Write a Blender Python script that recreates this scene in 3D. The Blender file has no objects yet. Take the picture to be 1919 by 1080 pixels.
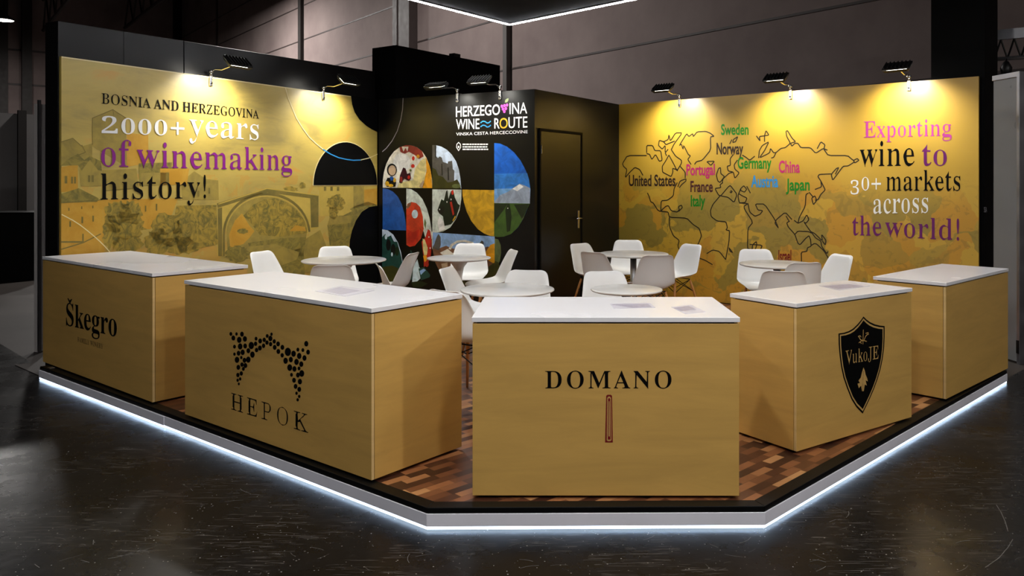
import bpy, math, random
from mathutils import Vector, Matrix
from mathutils.geometry import tessellate_polygon
random.seed(7)
PI = math.pi
C = bpy.context.scene.collection

# ------------------------------------------------------------------ camera
F_PX, CX, HY, CAM_Z = 1478.0, 1037.0, 341.4, 1.672      # focal length in px, principal column, horizon row, eye height
cam_data = bpy.data.cameras.new('camera')
cam = bpy.data.objects.new('camera', cam_data)
C.objects.link(cam)
cam.location = (0, 0, CAM_Z)
cam.rotation_euler = (PI / 2, 0, 0)
cam_data.sensor_fit = 'HORIZONTAL'
cam_data.sensor_width = 36.0
cam_data.lens = 36.0 * F_PX / 1919.0
cam_data.shift_x = (959.5 - CX) / 1919.0
cam_data.shift_y = (HY - 540.0) / 1919.0
cam_data.clip_end = 300
bpy.context.scene.camera = cam

# ------------------------------------------------------------------ world, exposure
world = bpy.data.worlds.new('hall_air')
bpy.context.scene.world = world
world.use_nodes = True
bg = world.node_tree.nodes['Background']
bg.inputs[0].default_value = (0.75, 0.72, 0.70, 1)
bg.inputs[1].default_value = 0.012
vs = bpy.context.scene.view_settings
vs.view_transform = 'Standard'
vs.look = 'None'
vs.exposure = 0.0
vs.gamma = 1.0
vs.use_curve_mapping = False

# strengths of the place's lamps and the added downlights (used where each lamp is built)
HALL_LAMP_W = 420.0
SPOT_W = 98.0
CANOPY_LED = 56.0
PLINTH_LED = 7.0
FILL_DOWNLIGHT_W = 62.0

# ------------------------------------------------------------------ helpers: materials
def lin(c):
    out = []
    for v in c[:3]:
        v = v / 255.0
        out.append(v / 12.92 if v <= 0.04045 else ((v + 0.055) / 1.055) ** 2.4)
    return (out[0], out[1], out[2], 1.0)

class NT:
    def __init__(self, name):
        self.m = bpy.data.materials.new(name)
        self.m.use_nodes = True
        self.t = self.m.node_tree
        self.p = self.t.nodes['Principled BSDF']
    def n(self, typ, **kw):
        nd = self.t.nodes.new(typ)
        for k, v in kw.items():
            setattr(nd, k, v)
        return nd
    def l(self, a, b):
        self.t.links.new(a, b)
    def coord(self, scale=(1, 1, 1), rot=(0, 0, 0)):
        tc = self.n('ShaderNodeTexCoord')
        mp = self.n('ShaderNodeMapping')
        mp.inputs['Scale'].default_value = scale
        mp.inputs['Rotation'].default_value = rot
        self.l(tc.outputs['Object'], mp.inputs['Vector'])
        return mp.outputs['Vector']
    def noise(self, vec, scale, detail=3.0, rough=0.5, dist=0.0):
        nd = self.n('ShaderNodeTexNoise')
        nd.inputs['Scale'].default_value = scale
        nd.inputs['Detail'].default_value = detail
        nd.inputs['Roughness'].default_value = rough
        nd.inputs['Distortion'].default_value = dist
        self.l(vec, nd.inputs['Vector'])
        return nd.outputs['Fac']
    def ramp(self, fac, stops, interp='LINEAR'):
        nd = self.n('ShaderNodeValToRGB')
        cr = nd.color_ramp
        cr.interpolation = interp
        while len(cr.elements) < len(stops):
            cr.elements.new(0.5)
        for e, (pos, col) in zip(cr.elements, stops):
            e.position = pos
            e.color = col
        self.l(fac, nd.inputs['Fac'])
        return nd.outputs['Color']
    def mix(self, fac, a, b):
        nd = self.n('ShaderNodeMix', data_type='RGBA')
        for sock, v in ((nd.inputs[0], fac), (nd.inputs[6], a), (nd.inputs[7], b)):
            if hasattr(v, 'links'):
                self.l(v, sock)
            else:
                sock.default_value = v
        return nd.outputs[2]
    def math(self, op, a, b=0.0):
        nd = self.n('ShaderNodeMath', operation=op)
        for sock, v in ((nd.inputs[0], a), (nd.inputs[1], b)):
            if hasattr(v, 'links'):
                self.l(v, sock)
            else:
                sock.default_value = v
        return nd.outputs[0]
    def bump(self, fac, strength=0.1, dist=0.01):
        nd = self.n('ShaderNodeBump')
        nd.inputs['Strength'].default_value = strength
        nd.inputs['Distance'].default_value = dist
        self.l(fac, nd.inputs['Height'])
        self.l(nd.outputs['Normal'], self.p.inputs['Normal'])

def g(v):
    return (v, v, v, 1)

def plain(name, col, rough=0.5, metal=0.0, vary=0.06, scale=6.0, spec=0.5, coat=0.0):
    q = NT(name)
    c = lin(col)
    f = q.noise(q.coord(), scale, 4)
    a = tuple(max(0, x * (1 - vary)) for x in c[:3]) + (1,)
    b = tuple(min(1, x * (1 + vary)) for x in c[:3]) + (1,)
    q.l(q.ramp(f, [(0.3, a), (0.7, b)]), q.p.inputs['Base Color'])
    q.l(q.ramp(f, [(0.3, g(max(0, rough - 0.04))), (0.7, g(min(1, rough + 0.04)))]), q.p.inputs['Roughness'])
    q.p.inputs['Metallic'].default_value = metal
    q.p.inputs['Specular IOR Level'].default_value = spec
    q.p.inputs['Coat Weight'].default_value = coat
    return q.m

def glow(name, col, strength):
    q = NT(name)
    q.p.inputs['Base Color'].default_value = lin(col)
    q.p.inputs['Emission Color'].default_value = lin(col)
    q.p.inputs['Emission Strength'].default_value = strength
    return q.m

M = {}
M['black_panel'] = plain('black_laminate_panel', (9, 9, 10), 0.34, vary=0.15, scale=2, spec=0.3)
M['black_paint'] = plain('black_painted_board', (5, 5, 5), 0.7, vary=0.2, scale=3, spec=0.12)
M['black_gap'] = plain('black_recess', (6, 6, 6), 0.8)
M['white_top'] = plain('white_laminate', (236, 235, 237), 0.26, vary=0.004, scale=0.7)
M['white_plastic'] = plain('white_shell_plastic', (236, 236, 234), 0.33, vary=0.015)
M['table_white'] = plain('white_lacquer', (228, 226, 222), 0.22, vary=0.02)
M['chrome'] = plain('brushed_chrome', (205, 205, 205), 0.22, 1.0, 0.05)
M['alu'] = plain('aluminium', (160, 160, 165), 0.38, 1.0, 0.06)
M['fascia'] = plain('silver_grey_fascia', (228, 227, 236), 0.45, 0.0, 0.04, 4)
M['rubber'] = plain('black_rubber_edge', (7, 7, 7), 0.45, spec=0.2)
M['dark_metal'] = plain('black_wire_metal', (22, 22, 22), 0.4, 0.7)
M['lamp_black'] = plain('black_lamp_housing', (14, 14, 14), 0.42)
M['beech'] = plain('beech_dowel', (190, 132, 72), 0.45, vary=0.12, scale=20)
M['ink_black'] = plain('black_print', (4, 4, 4), 0.55, spec=0.12)
M['ink_white'] = plain('white_print', (238, 238, 236), 0.45, vary=0.01)
M['ink_purple'] = plain('purple_print', (128, 20, 128), 0.45)
M['ink_pink'] = plain('pink_purple_print', (172, 52, 140), 0.45)
M['ink_violet'] = plain('dark_violet_print', (104, 24, 100), 0.45)
M['ink_green'] = plain('green_print', (22, 128, 30), 0.45)
M['ink_brown'] = plain('dark_brown_print', (52, 36, 26), 0.45)
M['ink_magenta'] = plain('magenta_print', (184, 40, 104), 0.45)
M['ink_blue'] = plain('sky_blue_print', (44, 140, 205), 0.45)
M['ink_maroon'] = plain('maroon_print', (74, 34, 34), 0.45)
M['ink_red'] = plain('dark_red_print', (120, 22, 24), 0.45)
M['ink_gold'] = plain('gold_print', (196, 158, 92), 0.45)
M['ink_map'] = plain('map_line_print', (34, 26, 10), 0.5)
M['ink_cream'] = plain('cream_line_print', (236, 222, 170), 0.5)
M['paper'] = plain('pale_grey_paper', (205, 202, 210), 0.35, vary=0.06, scale=30)
M['paper_print'] = plain('mauve_grey_print', (168, 162, 176), 0.4, vary=0.2, scale=40)
M['grey_partition'] = plain('grey_partition_panel', (120, 117, 116), 0.5, vary=0.05, scale=2)
M['pale_partition'] = plain('pale_grey_partition_panel', (196, 190, 186), 0.45, vary=0.05, scale=2)
M['white_cabinet'] = plain('off_white_panel', (118, 118, 118), 0.3, vary=0.05, scale=2)
M['black_cloth'] = plain('black_cloth', (5, 5, 5), 0.85)
M['steel_dark'] = plain('dark_truss_steel', (44, 40, 38), 0.6, 0.3)
M['column_paint'] = plain('dark_brown_column_paint', (58, 48, 46), 0.6)
M['scuff'] = plain('pale_scuff', (92, 88, 82), 0.6)
M['pipe'] = plain('grey_pipe', (72, 68, 66), 0.5, 0.3)
M['led_cool'] = glow('cool_white_led', (205, 230, 255), PLINTH_LED)
M['led_white'] = glow('white_led', (250, 251, 255), CANOPY_LED)
M['lens'] = glow('lamp_lens', (255, 250, 238), 16.0)
M['hall_diffuser'] = glow('hall_lamp_diffuser', (255, 244, 232), 14.0)

def ply(name, base):
    q = NT(name)
    v = q.coord((1.0, 1.0, 7.0))
    f1 = q.noise(v, 1.6, 5, 0.6, 0.6)
    f2 = q.noise(q.coord((1, 1, 1)), 2.2, 3)
    f3 = q.noise(q.coord((6, 6, 60)), 9.0, 4, 0.65)
    b = lin(base)
    c1 = q.ramp(f1, [(0.25, tuple(x * 0.82 for x in b[:3]) + (1,)), (0.55, b), (0.8, tuple(min(1, x * 1.12) for x in b[:3]) + (1,))])
    c2 = q.mix(q.math('MULTIPLY', f2, 0.35), c1, tuple(x * 0.75 for x in b[:3]) + (1,))
    c3 = q.mix(q.math('MULTIPLY', f3, 0.22), c2, tuple(x * 0.7 for x in b[:3]) + (1,))
    q.l(c3, q.p.inputs['Base Color'])
    q.p.inputs['Roughness'].default_value = 0.42
    q.p.inputs['Specular IOR Level'].default_value = 0.35
    return q.m
M['ply'] = ply('birch_plywood', (210, 167, 90))
M['ply_edge'] = ply('plywood_cut_edge', (224, 190, 130))

def parquet():
    q = NT('mixed_brown_parquet')
    ang = math.radians(44)
    v = q.coord((1, 1, 1), (0, 0, -ang))
    sep = q.n('ShaderNodeSeparateXYZ'); q.l(v, sep.inputs[0])
    W, L = 0.055, 0.15
    row = q.math('FLOOR', q.math('DIVIDE', sep.outputs[1], W))
    rw = q.n('ShaderNodeTexWhiteNoise', noise_dimensions='1D'); q.l(row, rw.inputs['W'])
    xs = q.math('ADD', q.math('DIVIDE', sep.outputs[0], L), q.math('MULTIPLY', rw.outputs['Value'], 7.0))
    col = q.math('FLOOR', xs)
    cmb = q.n('ShaderNodeCombineXYZ'); q.l(row, cmb.inputs[0]); q.l(col, cmb.inputs[1])
    wn = q.n('ShaderNodeTexWhiteNoise', noise_dimensions='3D'); q.l(cmb.outputs[0], wn.inputs['Vector'])
    c = q.ramp(wn.outputs['Value'], [(0.0, lin((48, 26, 18))), (0.3, lin((84, 48, 30))), (0.55, lin((124, 76, 46))), (0.8, lin((166, 108, 66))), (1.0, lin((206, 152, 98)))])
    gr = q.noise(q.coord((4, 60, 1), (0, 0, -ang)), 3.0, 4, 0.6)
    c = q.mix(q.math('MULTIPLY', gr, 0.45), c, lin((70, 36, 20)))
    fy = q.math('FRACT', q.math('DIVIDE', sep.outputs[1], W)); fx = q.math('FRACT', xs)
    e = q.math('MAXIMUM', q.math('LESS_THAN', fy, 0.05), q.math('LESS_THAN', fx, 0.012))
    c = q.mix(q.math('MULTIPLY', e, 0.6), c, lin((40, 20, 12)))
    q.l(c, q.p.inputs['Base Color'])
    q.p.inputs['Roughness'].default_value = 0.36
    return q.m
M['parquet'] = parquet()

def black_floor():
    q = NT('scuffed_black_floor')
    v = q.coord()
    big = q.noise(v, 0.6, 5, 0.6)
    base = q.ramp(big, [(0.3, lin((11, 10, 10))), (0.7, lin((23, 22, 21)))])
    vor = q.n('ShaderNodeTexVoronoi'); vor.inputs['Scale'].default_value = 42.0; q.l(v, vor.inputs['Vector'])
    wv = q.n('ShaderNodeTexWhiteNoise', noise_dimensions='3D'); q.l(vor.outputs['Position'], wv.inputs['Vector'])
    sz = q.math('MULTIPLY', wv.outputs['Value'], 0.15)
    dots = q.math('MULTIPLY', q.math('LESS_THAN', vor.outputs['Distance'], sz), q.math('GREATER_THAN', wv.outputs['Value'], 0.45))
    c = q.mix(q.math('MULTIPLY', dots, 0.8), base, lin((150, 146, 138)))
    scr = None
    for i, (rot, sc) in enumerate((((0, 0, 0.5), (3, 70, 1)), ((0, 0, -0.8), (2.2, 80, 1)), ((0, 0, 1.4), (3, 60, 1)))):
        f = q.noise(q.coord(sc, rot), 1.5, 3, 0.55)
        s = q.math('GREATER_THAN', f, 0.645)
        scr = s if scr is None else q.math('MAXIMUM', scr, s)
    pat = q.math('GREATER_THAN', q.noise(v, 1.7, 2), 0.5)
    scr = q.math('MULTIPLY', scr, pat)
    c = q.mix(q.math('MULTIPLY', scr, 0.4), c, lin((112, 106, 100)))
    q.l(c, q.p.inputs['Base Color'])
    rg = q.noise(v, 2.5, 6, 0.65)
    q.l(q.ramp(rg, [(0.3, g(0.2)), (0.75, g(0.38))]), q.p.inputs['Roughness'])
    q.bump(q.noise(v, 5.0, 4, 0.6), 0.08, 0.02)
    q.p.inputs['Specular IOR Level'].default_value = 0.16
    return q.m
M['black_floor'] = black_floor()

def concrete(name, a, b, sc, rough=0.7):
    q = NT(name)
    v = q.coord()
    f = q.noise(v, sc, 6, 0.62)
    c = q.ramp(f, [(0.3, lin(a)), (0.7, lin(b))])
    st = q.noise(q.coord((1.2, 1.2, 0.25)), sc * 0.8, 4, 0.7)
    c = q.mix(q.math('MULTIPLY', st, 0.25), c, tuple(x * 0.6 for x in lin(a)[:3]) + (1,))
    q.l(c, q.p.inputs['Base Color'])
    q.p.inputs['Roughness'].default_value = rough
    q.p.inputs['Specular IOR Level'].default_value = 0.15
    q.bump(f, 0.1, 0.01)
    return q.m
M['hall_floor'] = concrete('grey_concrete_floor', (54, 49, 46), (74, 68, 64), 0.9, 0.55)
M['hall_wall'] = concrete('precast_concrete_wall', (118, 104, 102), (142, 128, 124), 0.5, 0.8)
M['dark_roof'] = concrete('dark_roof_sheet', (22, 20, 19), (30, 28, 26), 0.5, 0.9)

def mural(name, kind):
    q = NT(name)
    v = q.coord()
    sep = q.n('ShaderNodeSeparateXYZ'); q.l(v, sep.inputs[0])
    x, z = sep.outputs[0], sep.outputs[2]
    if kind == 'left':
        cloud = q.noise(q.coord((0.7, 1, 2.2), (0, 0.25, 0)), 1.6, 5, 0.6, 0.8)
        c = q.ramp(cloud, [(0.3, lin((156, 138, 70))), (0.46, lin((186, 162, 76))), (0.6, lin((196, 172, 82))), (0.75, lin((208, 156, 58)))])
        low = q.noise(q.coord((1, 1, 1)), 3.0, 5, 0.65, 1.4)
        msk = q.math('MULTIPLY', q.math('LESS_THAN', z, 1.75), q.math('GREATER_THAN', low, 0.54))
        c = q.mix(q.math('MULTIPLY', msk, 0.45), c, lin((198, 142, 36)))
    else:
        c0 = q.noise(q.coord((0.5, 1, 0.5)), 1.0, 3, 0.5)
        c = q.ramp(c0, [(0.3, lin((186, 145, 28))), (0.7, lin((202, 163, 54)))])
        vor = q.n('ShaderNodeTexVoronoi'); vor.inputs['Scale'].default_value = 2.6
        dv = q.n('ShaderNodeTexNoise'); dv.inputs['Scale'].default_value = 2.4; dv.inputs['Detail'].default_value = 3
        q.l(v, dv.inputs['Vector'])
        mv = q.n('ShaderNodeVectorMath', operation='MULTIPLY_ADD')
        q.l(dv.outputs['Color'], mv.inputs[0]); mv.inputs[1].default_value = (0.7, 0.0, 0.9); q.l(v, mv.inputs[2])
        q.l(mv.outputs[0], vor.inputs['Vector'])
        wv = q.n('ShaderNodeTexWhiteNoise', noise_dimensions='3D'); q.l(vor.outputs['Position'], wv.inputs['Vector'])
        leaf = q.math('GREATER_THAN', wv.outputs['Value'], 0.62)
        # the printed leaf pattern fades out towards the top of the sheet
        edge = q.math('ADD', z, q.math('MULTIPLY', q.noise(v, 0.9, 3), 1.0))
        sm = q.n('ShaderNodeMapRange'); sm.inputs[1].default_value = 2.25; sm.inputs[2].default_value = 1.85
        sm.inputs[3].default_value = 0.0; sm.inputs[4].default_value = 1.0
        q.l(edge, sm.inputs[0])
        c = q.mix(q.math('MULTIPLY', q.math('MULTIPLY', leaf, sm.outputs[0]), 0.75), c, lin((132, 116, 44)))
        och = q.math('LESS_THAN', wv.outputs['Value'], 0.3)
        c = q.mix(q.math('MULTIPLY', q.math('MULTIPLY', och, sm.outputs[0]), 0.6), c, lin((188, 128, 18)))
        blot = q.math('GREATER_THAN', q.noise(q.coord((1, 1, 1)), 7.0, 5, 0.6, 1.5), 0.57)
        c = q.mix(q.math('MULTIPLY', q.math('MULTIPLY', blot, sm.outputs[0]), 0.35), c, lin((118, 98, 34)))
    q.l(c, q.p.inputs['Base Color'])
    q.p.inputs['Roughness'].default_value = 0.34
    q.p.inputs['Specular IOR Level'].default_value = 0.8
    q.p.inputs['Coat Weight'].default_value = 0.7
    q.p.inputs['Coat Roughness'].default_value = 0.55
    return q.m
M['mural_left'] = mural('townscape_mural_print', 'left')
M['mural_right'] = mural('leafy_ochre_mural_print', 'right')

def mottled(name, a, b, sc=8.0, d=1.2, rough=0.42):
    q = NT(name)
    f = q.noise(q.coord(), sc, 6, 0.65, d)
    q.l(q.ramp(f, [(0.38, lin(a)), (0.6, lin(b))]), q.p.inputs['Base Color'])
    q.p.inputs['Roughness'].default_value = rough
    return q.m
M['print_stone'] = mottled('printed_olive_stone', (150, 132, 66), (172, 150, 70), 7, 0.6)
M['print_shade'] = mottled('printed_dark_olive', (112, 104, 52), (156, 138, 62), 7, 2.0)
M['print_leaf'] = mottled('printed_foliage', (112, 104, 50), (178, 150, 60), 9, 2.2)
M['print_line'] = mottled('printed_outline', (112, 102, 50), (134, 118, 56), 5, 0.4)
M['print_ochre'] = mottled('printed_ochre_wall', (196, 146, 44), (206, 160, 60), 4, 0.8)
M['print_light'] = mottled('printed_light_stone', (192, 166, 76), (206, 178, 84), 4, 0.6)
# ------------------------------------------------------------------ helpers: geometry
class MB:
    """collects verts / faces (with a material slot) and links them as ONE mesh object"""
    def __init__(self):
        self.v = []; self.f = []; self.mi = []
    def add(self, verts, faces, mi=0):
        k = len(self.v)
        self.v += [tuple(p) for p in verts]
        self.f += [tuple(i + k for i in fc) for fc in faces]
        self.mi += [mi] * len(faces)
        return self
    def box(self, a, b, mi=0, mat=None):
        (x0, y0, z0), (x1, y1, z1) = a, b
        vs_ = [(x0, y0, z0), (x1, y0, z0), (x1, y1, z0), (x0, y1, z0), (x0, y0, z1), (x1, y0, z1), (x1, y1, z1), (x0, y1, z1)]
        if mat is not None:
            vs_ = [tuple(mat @ Vector(p)) for p in vs_]
        return self.add(vs_, [(0, 3, 2, 1), (4, 5, 6, 7), (0, 1, 5, 4), (1, 2, 6, 5), (2, 3, 7, 6), (3, 0, 4, 7)], mi)
    def prism(self, pts, z0, z1, mi=0):
        n = len(pts)
        area = sum(pts[i][0] * pts[(i + 1) % n][1] - pts[(i + 1) % n][0] * pts[i][1] for i in range(n))
        if area < 0:
            pts = pts[::-1]
        vs_ = [(p[0], p[1], z0) for p in pts] + [(p[0], p[1], z1) for p in pts]
        fs = [tuple(range(n))[::-1], tuple(range(n, 2 * n))] + [(i, (i + 1) % n, n + (i + 1) % n, n + i) for i in range(n)]
        return self.add(vs_, fs, mi)
    def tube(self, pts, r, n=8, mi=0, caps=True):
        pts = [Vector(p) for p in pts]
        rs = r if isinstance(r, (list, tuple)) else [r] * len(pts)
        vs_ = []; fs = []
        up = Vector((0, 0, 1))
        for i, p in enumerate(pts):
            d = (pts[min(i + 1, len(pts) - 1)] - pts[max(i - 1, 0)]).normalized()
            ref = up if abs(d.z) < 0.95 else Vector((1, 0, 0))
            a = d.cross(ref).normalized(); b = d.cross(a).normalized()
            for k in range(n):
                t = 2 * PI * k / n
                vs_.append(p + (a * math.cos(t) + b * math.sin(t)) * rs[i])
        for i in range(len(pts) - 1):
            for k in range(n):
                k2 = (k + 1) % n
                fs.append((i * n + k, i * n + k2, (i + 1) * n + k2, (i + 1) * n + k))
        if caps:
            fs.append(tuple(range(n))[::-1]); fs.append(tuple(range((len(pts) - 1) * n, len(pts) * n)))
        return self.add(vs_, fs, mi)
    def lathe(self, prof, n=32, c=(0, 0), mi=0):
        vs_ = []; fs = []
        for r, z in prof:
            for k in range(n):
                t = 2 * PI * k / n
                vs_.append((c[0] + r * math.cos(t), c[1] + r * math.sin(t), z))
        for i in range(len(prof) - 1):
            for k in range(n):
                k2 = (k + 1) % n
                fs.append((i * n + k, i * n + k2, (i + 1) * n + k2, (i + 1) * n + k))
        if prof[0][0] > 1e-4: fs.append(tuple(range(n))[::-1])
        if prof[-1][0] > 1e-4: fs.append(tuple(range((len(prof) - 1) * n, len(prof) * n)))
        return self.add(vs_, fs, mi)
    def build(self, name, mats, parent=None, smooth=False, bevel=0.0):
        me = bpy.data.meshes.new(name)
        me.from_pydata(self.v, [], self.f)
        if not isinstance(mats, (list, tuple)):
            mats = [mats]
        for m in mats:
            me.materials.append(M[m] if isinstance(m, str) else m)
        for p, i in zip(me.polygons, self.mi):
            p.material_index = i
            p.use_smooth = smooth
        me.update()
        o = bpy.data.objects.new(name, me)
        C.objects.link(o)
        if parent is not None:
            o.parent = parent
        if bevel:
            b = o.modifiers.new('edge', 'BEVEL'); b.width = bevel; b.segments = 2; b.limit_method = 'ANGLE'
        return o

def tag(o, label, cat, group=None):
    o['label'] = label; o['category'] = cat
    if group: o['group'] = group
    return o

def thing(name, label, cat, loc=(0, 0, 0), yaw=0.0, group=None):
    o = bpy.data.objects.new(name, None)
    C.objects.link(o)
    o.empty_display_size = 0.2
    o.location = loc; o.rotation_euler = (0, 0, yaw)
    return tag(o, label, cat, group)

def structure(o):
    o['kind'] = 'structure'
    return o

def copy_tree(o, parent=None):
    c = o.copy(); C.objects.link(c); c.parent = parent
    for ch in [x for x in bpy.data.objects if x.parent == o]:
        copy_tree(ch, c)
    return c

def at_depth(px, Y):
    return ((px - CX) / F_PX * Y, Y)
def at_z(px, py, z):
    Y = F_PX * (CAM_Z - z) / (py - HY)
    return ((px - CX) / F_PX * Y, Y)

class Plane:
    """a vertical face: origin O (x,y), unit direction d along it, depth axis y pointing into it (away from the viewer's side)"""
    def __init__(self, A, B):
        self.O = Vector((A[0], A[1])); D = Vector((B[0] - A[0], B[1] - A[1]))
        self.len = D.length; self.d = D.normalized(); self.y = Vector((-self.d.y, self.d.x))
        self.yaw = math.atan2(self.d.y, self.d.x)
    def sz(self, px, py):
        k = (px - CX) / F_PX
        # O.x + d.x s = k (O.y + d.y s)
        s = (k * self.O.y - self.O.x) / (self.d.x - k * self.d.y)
        Y = self.O.y + self.d.y * s
        return s, CAM_Z - (py - HY) / F_PX * Y
    def depth(self, px):
        return self.O.y + self.d.y * self.sz(px, HY)[0]
    def P(self, s, dep, z):
        q = self.O + self.d * s + self.y * dep
        return (q.x, q.y, z)

class Decal:
    """printed marks on a Plane, built in the local frame of a thing (loc, yaw)"""
    def __init__(self, plane, loc, yaw):
        self.pl = plane; self.mb = MB()
        self.inv = (Matrix.Translation(Vector(loc)) @ Matrix.Rotation(yaw, 4, 'Z')).inverted()
    def w(self, s, z, off):
        return self.inv @ Vector(self.pl.P(s, -off, z))
    def loops(self, loops, off=0.002, mi=0):
        def area(lp): return abs(sum(lp[i - 1][0] * lp[i][1] - lp[i][0] * lp[i - 1][1] for i in range(len(lp))))
        def has(lp, p):
            c = False
            for i in range(len(lp)):
                a, b = lp[i - 1], lp[i]
                if (a[1] > p[1]) != (b[1] > p[1]) and p[0] < (b[0] - a[0]) * (p[1] - a[1]) / (b[1] - a[1]) + a[0]: c = not c
            return c
        todo = sorted(loops, key=area, reverse=True)
        solids = []
        for lp in todo:
            host = [sd for sd in solids if has(sd[0], lp[0])]
            if host and len(loops) > 1: host[0].append(lp)
            else: solids.append([lp])
        for sd in solids:
            self._fill(sd, off, mi)
        return self
    def _fill(self, loops, off, mi):
        vecs = [[Vector((s, z, 0)) for s, z in lp] for lp in loops]
        flat = [p for lp in loops for p in lp]
        fixed = []
        for a, b, c in tessellate_polygon(vecs):
            (ax, ay), (bx, by), (cx_, cy_) = flat[a], flat[b], flat[c]
            cr = (bx - ax) * (cy_ - ay) - (by - ay) * (cx_ - ax)
            if abs(cr) < 1e-12: continue
            fixed.append((a, b, c) if cr > 0 else (a, c, b))
        self.mb.add([self.w(s, z, off) for s, z in flat], fixed, mi)
    def px(self, pts, off=0.002, mi=0):
        return self.loops([[self.pl.sz(*p) for p in pts]], off, mi)
    def ellipse(self, px, py, rx, ry, off=0.002, mi=0, n=18):
        return self.px([(px + rx * math.cos(2 * PI * k / n), py + ry * math.sin(2 * PI * k / n)) for k in range(n)], off, mi)
    def line(self, pts, wpx, off=0.002, mi=0, closed=False, tpx=None):
        q = [Vector(self.pl.sz(*p)) for p in pts]
        if closed: q.append(q[0])
        hw = 0.5 * wpx * self.pl.depth(sum(p[0] for p in pts) / len(pts)) / F_PX
        A = []
        n = len(q)
        for i in range(n):
            d0 = (q[i] - q[i - 1]).normalized() if i > 0 else None
            d1 = (q[i + 1] - q[i]).normalized() if i < n - 1 else None
            if closed and i in (0, n - 1):
                d0 = (q[-1] - q[-2]).normalized(); d1 = (q[1] - q[0]).normalized()
            d0 = d0 or d1; d1 = d1 or d0
            t = d0 + d1
            t = t.normalized() if t.length > 0.3 else d0
            nn = Vector((-t.y, t.x))
            k = max(0.5, abs(nn.dot(Vector((-d0.y, d0.x)))))
            A.append((q[i] + nn * hw / k, q[i] - nn * hw / k))
        vs_ = []; fs = []
        for a, b in A:
            vs_ += [self.w(a.x, a.y, off), self.w(b.x, b.y, off)]
        for i in range(n - 1):
            fs.append((2 * i, 2 * i + 1, 2 * i + 3, 2 * i + 2))
        self.mb.add(vs_, fs, mi)
        return self
    def serif(self, text, p0, p1, xh_px, k=0.7, off=0.0035, mi=0, caps=False, track=0.0, sub=None):
        """lettering whose ink runs from baseline pixel p0 to baseline pixel p1; xh_px = x-height (or cap height) in px at p0"""
        loops_all = []
        x = 0.0
        for ch in text:
            if ch == ' ':
                x += 260 + track; continue
            sy = 1.0; dy = 0.0; src = ch
            if sub and ch in sub:
                src, sy, dy = sub[ch]
            adv, loops = glyph(src, k)
            loops_all.append([[(px_ + x, py_ * sy + dy) for px_, py_ in lp] for lp in loops])
            x += adv + track
        self._place(loops_all, p0, p1, xh_px / (0.678 if caps else 0.462) / 1000.0, off, mi)
        return self
    def _place(self, loops_all, p0, p1, unit_px, off, mi, tris=None):
        xs = [p[0] for L in loops_all for lp in L for p in lp]
        x0, x1 = min(xs), max(xs)
        s0, z0 = self.pl.sz(*p0); s1, z1 = self.pl.sz(*p1)
        m = unit_px * self.pl.depth(p0[0]) / F_PX
        for L in loops_all:
            out = []
            for lp in L:
                out.append([(s0 + (s1 - s0) * (a - x0) / (x1 - x0), z0 + (z1 - z0) * (a - x0) / (x1 - x0) + b * m) for a, b in lp])
            self.loops(out, off, mi)
    def sans(self, text, p0, p1, cap_px, bold=0.0, off=0.0035, mi=0, space=1.0):
        cu = bpy.data.curves.new('lettering', 'FONT')
        cu.body = text; cu.offset = bold; cu.resolution_u = 4; cu.space_character = space
        o = bpy.data.objects.new('lettering', cu); C.objects.link(o)
        bpy.context.view_layer.update()
        me = bpy.data.meshes.new_from_object(o.evaluated_get(bpy.context.evaluated_depsgraph_get()))
        vs_ = [(v.co.x, v.co.y) for v in me.vertices]; fs = [tuple(p.vertices) for p in me.polygons]
        bpy.data.objects.remove(o); bpy.data.curves.remove(cu); bpy.data.meshes.remove(me)
        x0 = min(v[0] for v in vs_); x1 = max(v[0] for v in vs_)
        s0, z0 = self.pl.sz(*p0); s1, z1 = self.pl.sz(*p1)
        m = cap_px / 0.625 * self.pl.depth(p0[0]) / F_PX
        W = [self.w(s0 + (s1 - s0) * (a - x0) / (x1 - x0), z0 + (z1 - z0) * (a - x0) / (x1 - x0) + b * m, off) for a, b in vs_]
        self.mb.add(W, fs, mi)
        return self
    def build(self, name, mats, parent):
        return self.mb.build(name, mats, parent)

def soften(pts):
    """one round of corner cutting on an open line"""
    if pts[0] == pts[-1]:
        return [q for i in range(len(pts) - 1) for q in ((pts[i][0] * .88 + pts[i + 1][0] * .12, pts[i][1] * .88 + pts[i + 1][1] * .12), (pts[i][0] * .12 + pts[i + 1][0] * .88, pts[i][1] * .12 + pts[i + 1][1] * .88))] + [(pts[0][0] * .88 + pts[1][0] * .12, pts[0][1] * .88 + pts[1][1] * .12)]
    out = [pts[0]]
    for i in range(1, len(pts) - 1):
        (a, b), (x, y), (c, d) = pts[i - 1], pts[i], pts[i + 1]
        out += [(x * .86 + a * .14, y * .86 + b * .14), (x * .86 + c * .14, y * .86 + d * .14)]
    return out + [pts[-1]]

def zoom(x0, y0, k):
    return lambda pts: [(x0 + x * k, y0 + y * k) for x, y in pts]

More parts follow.
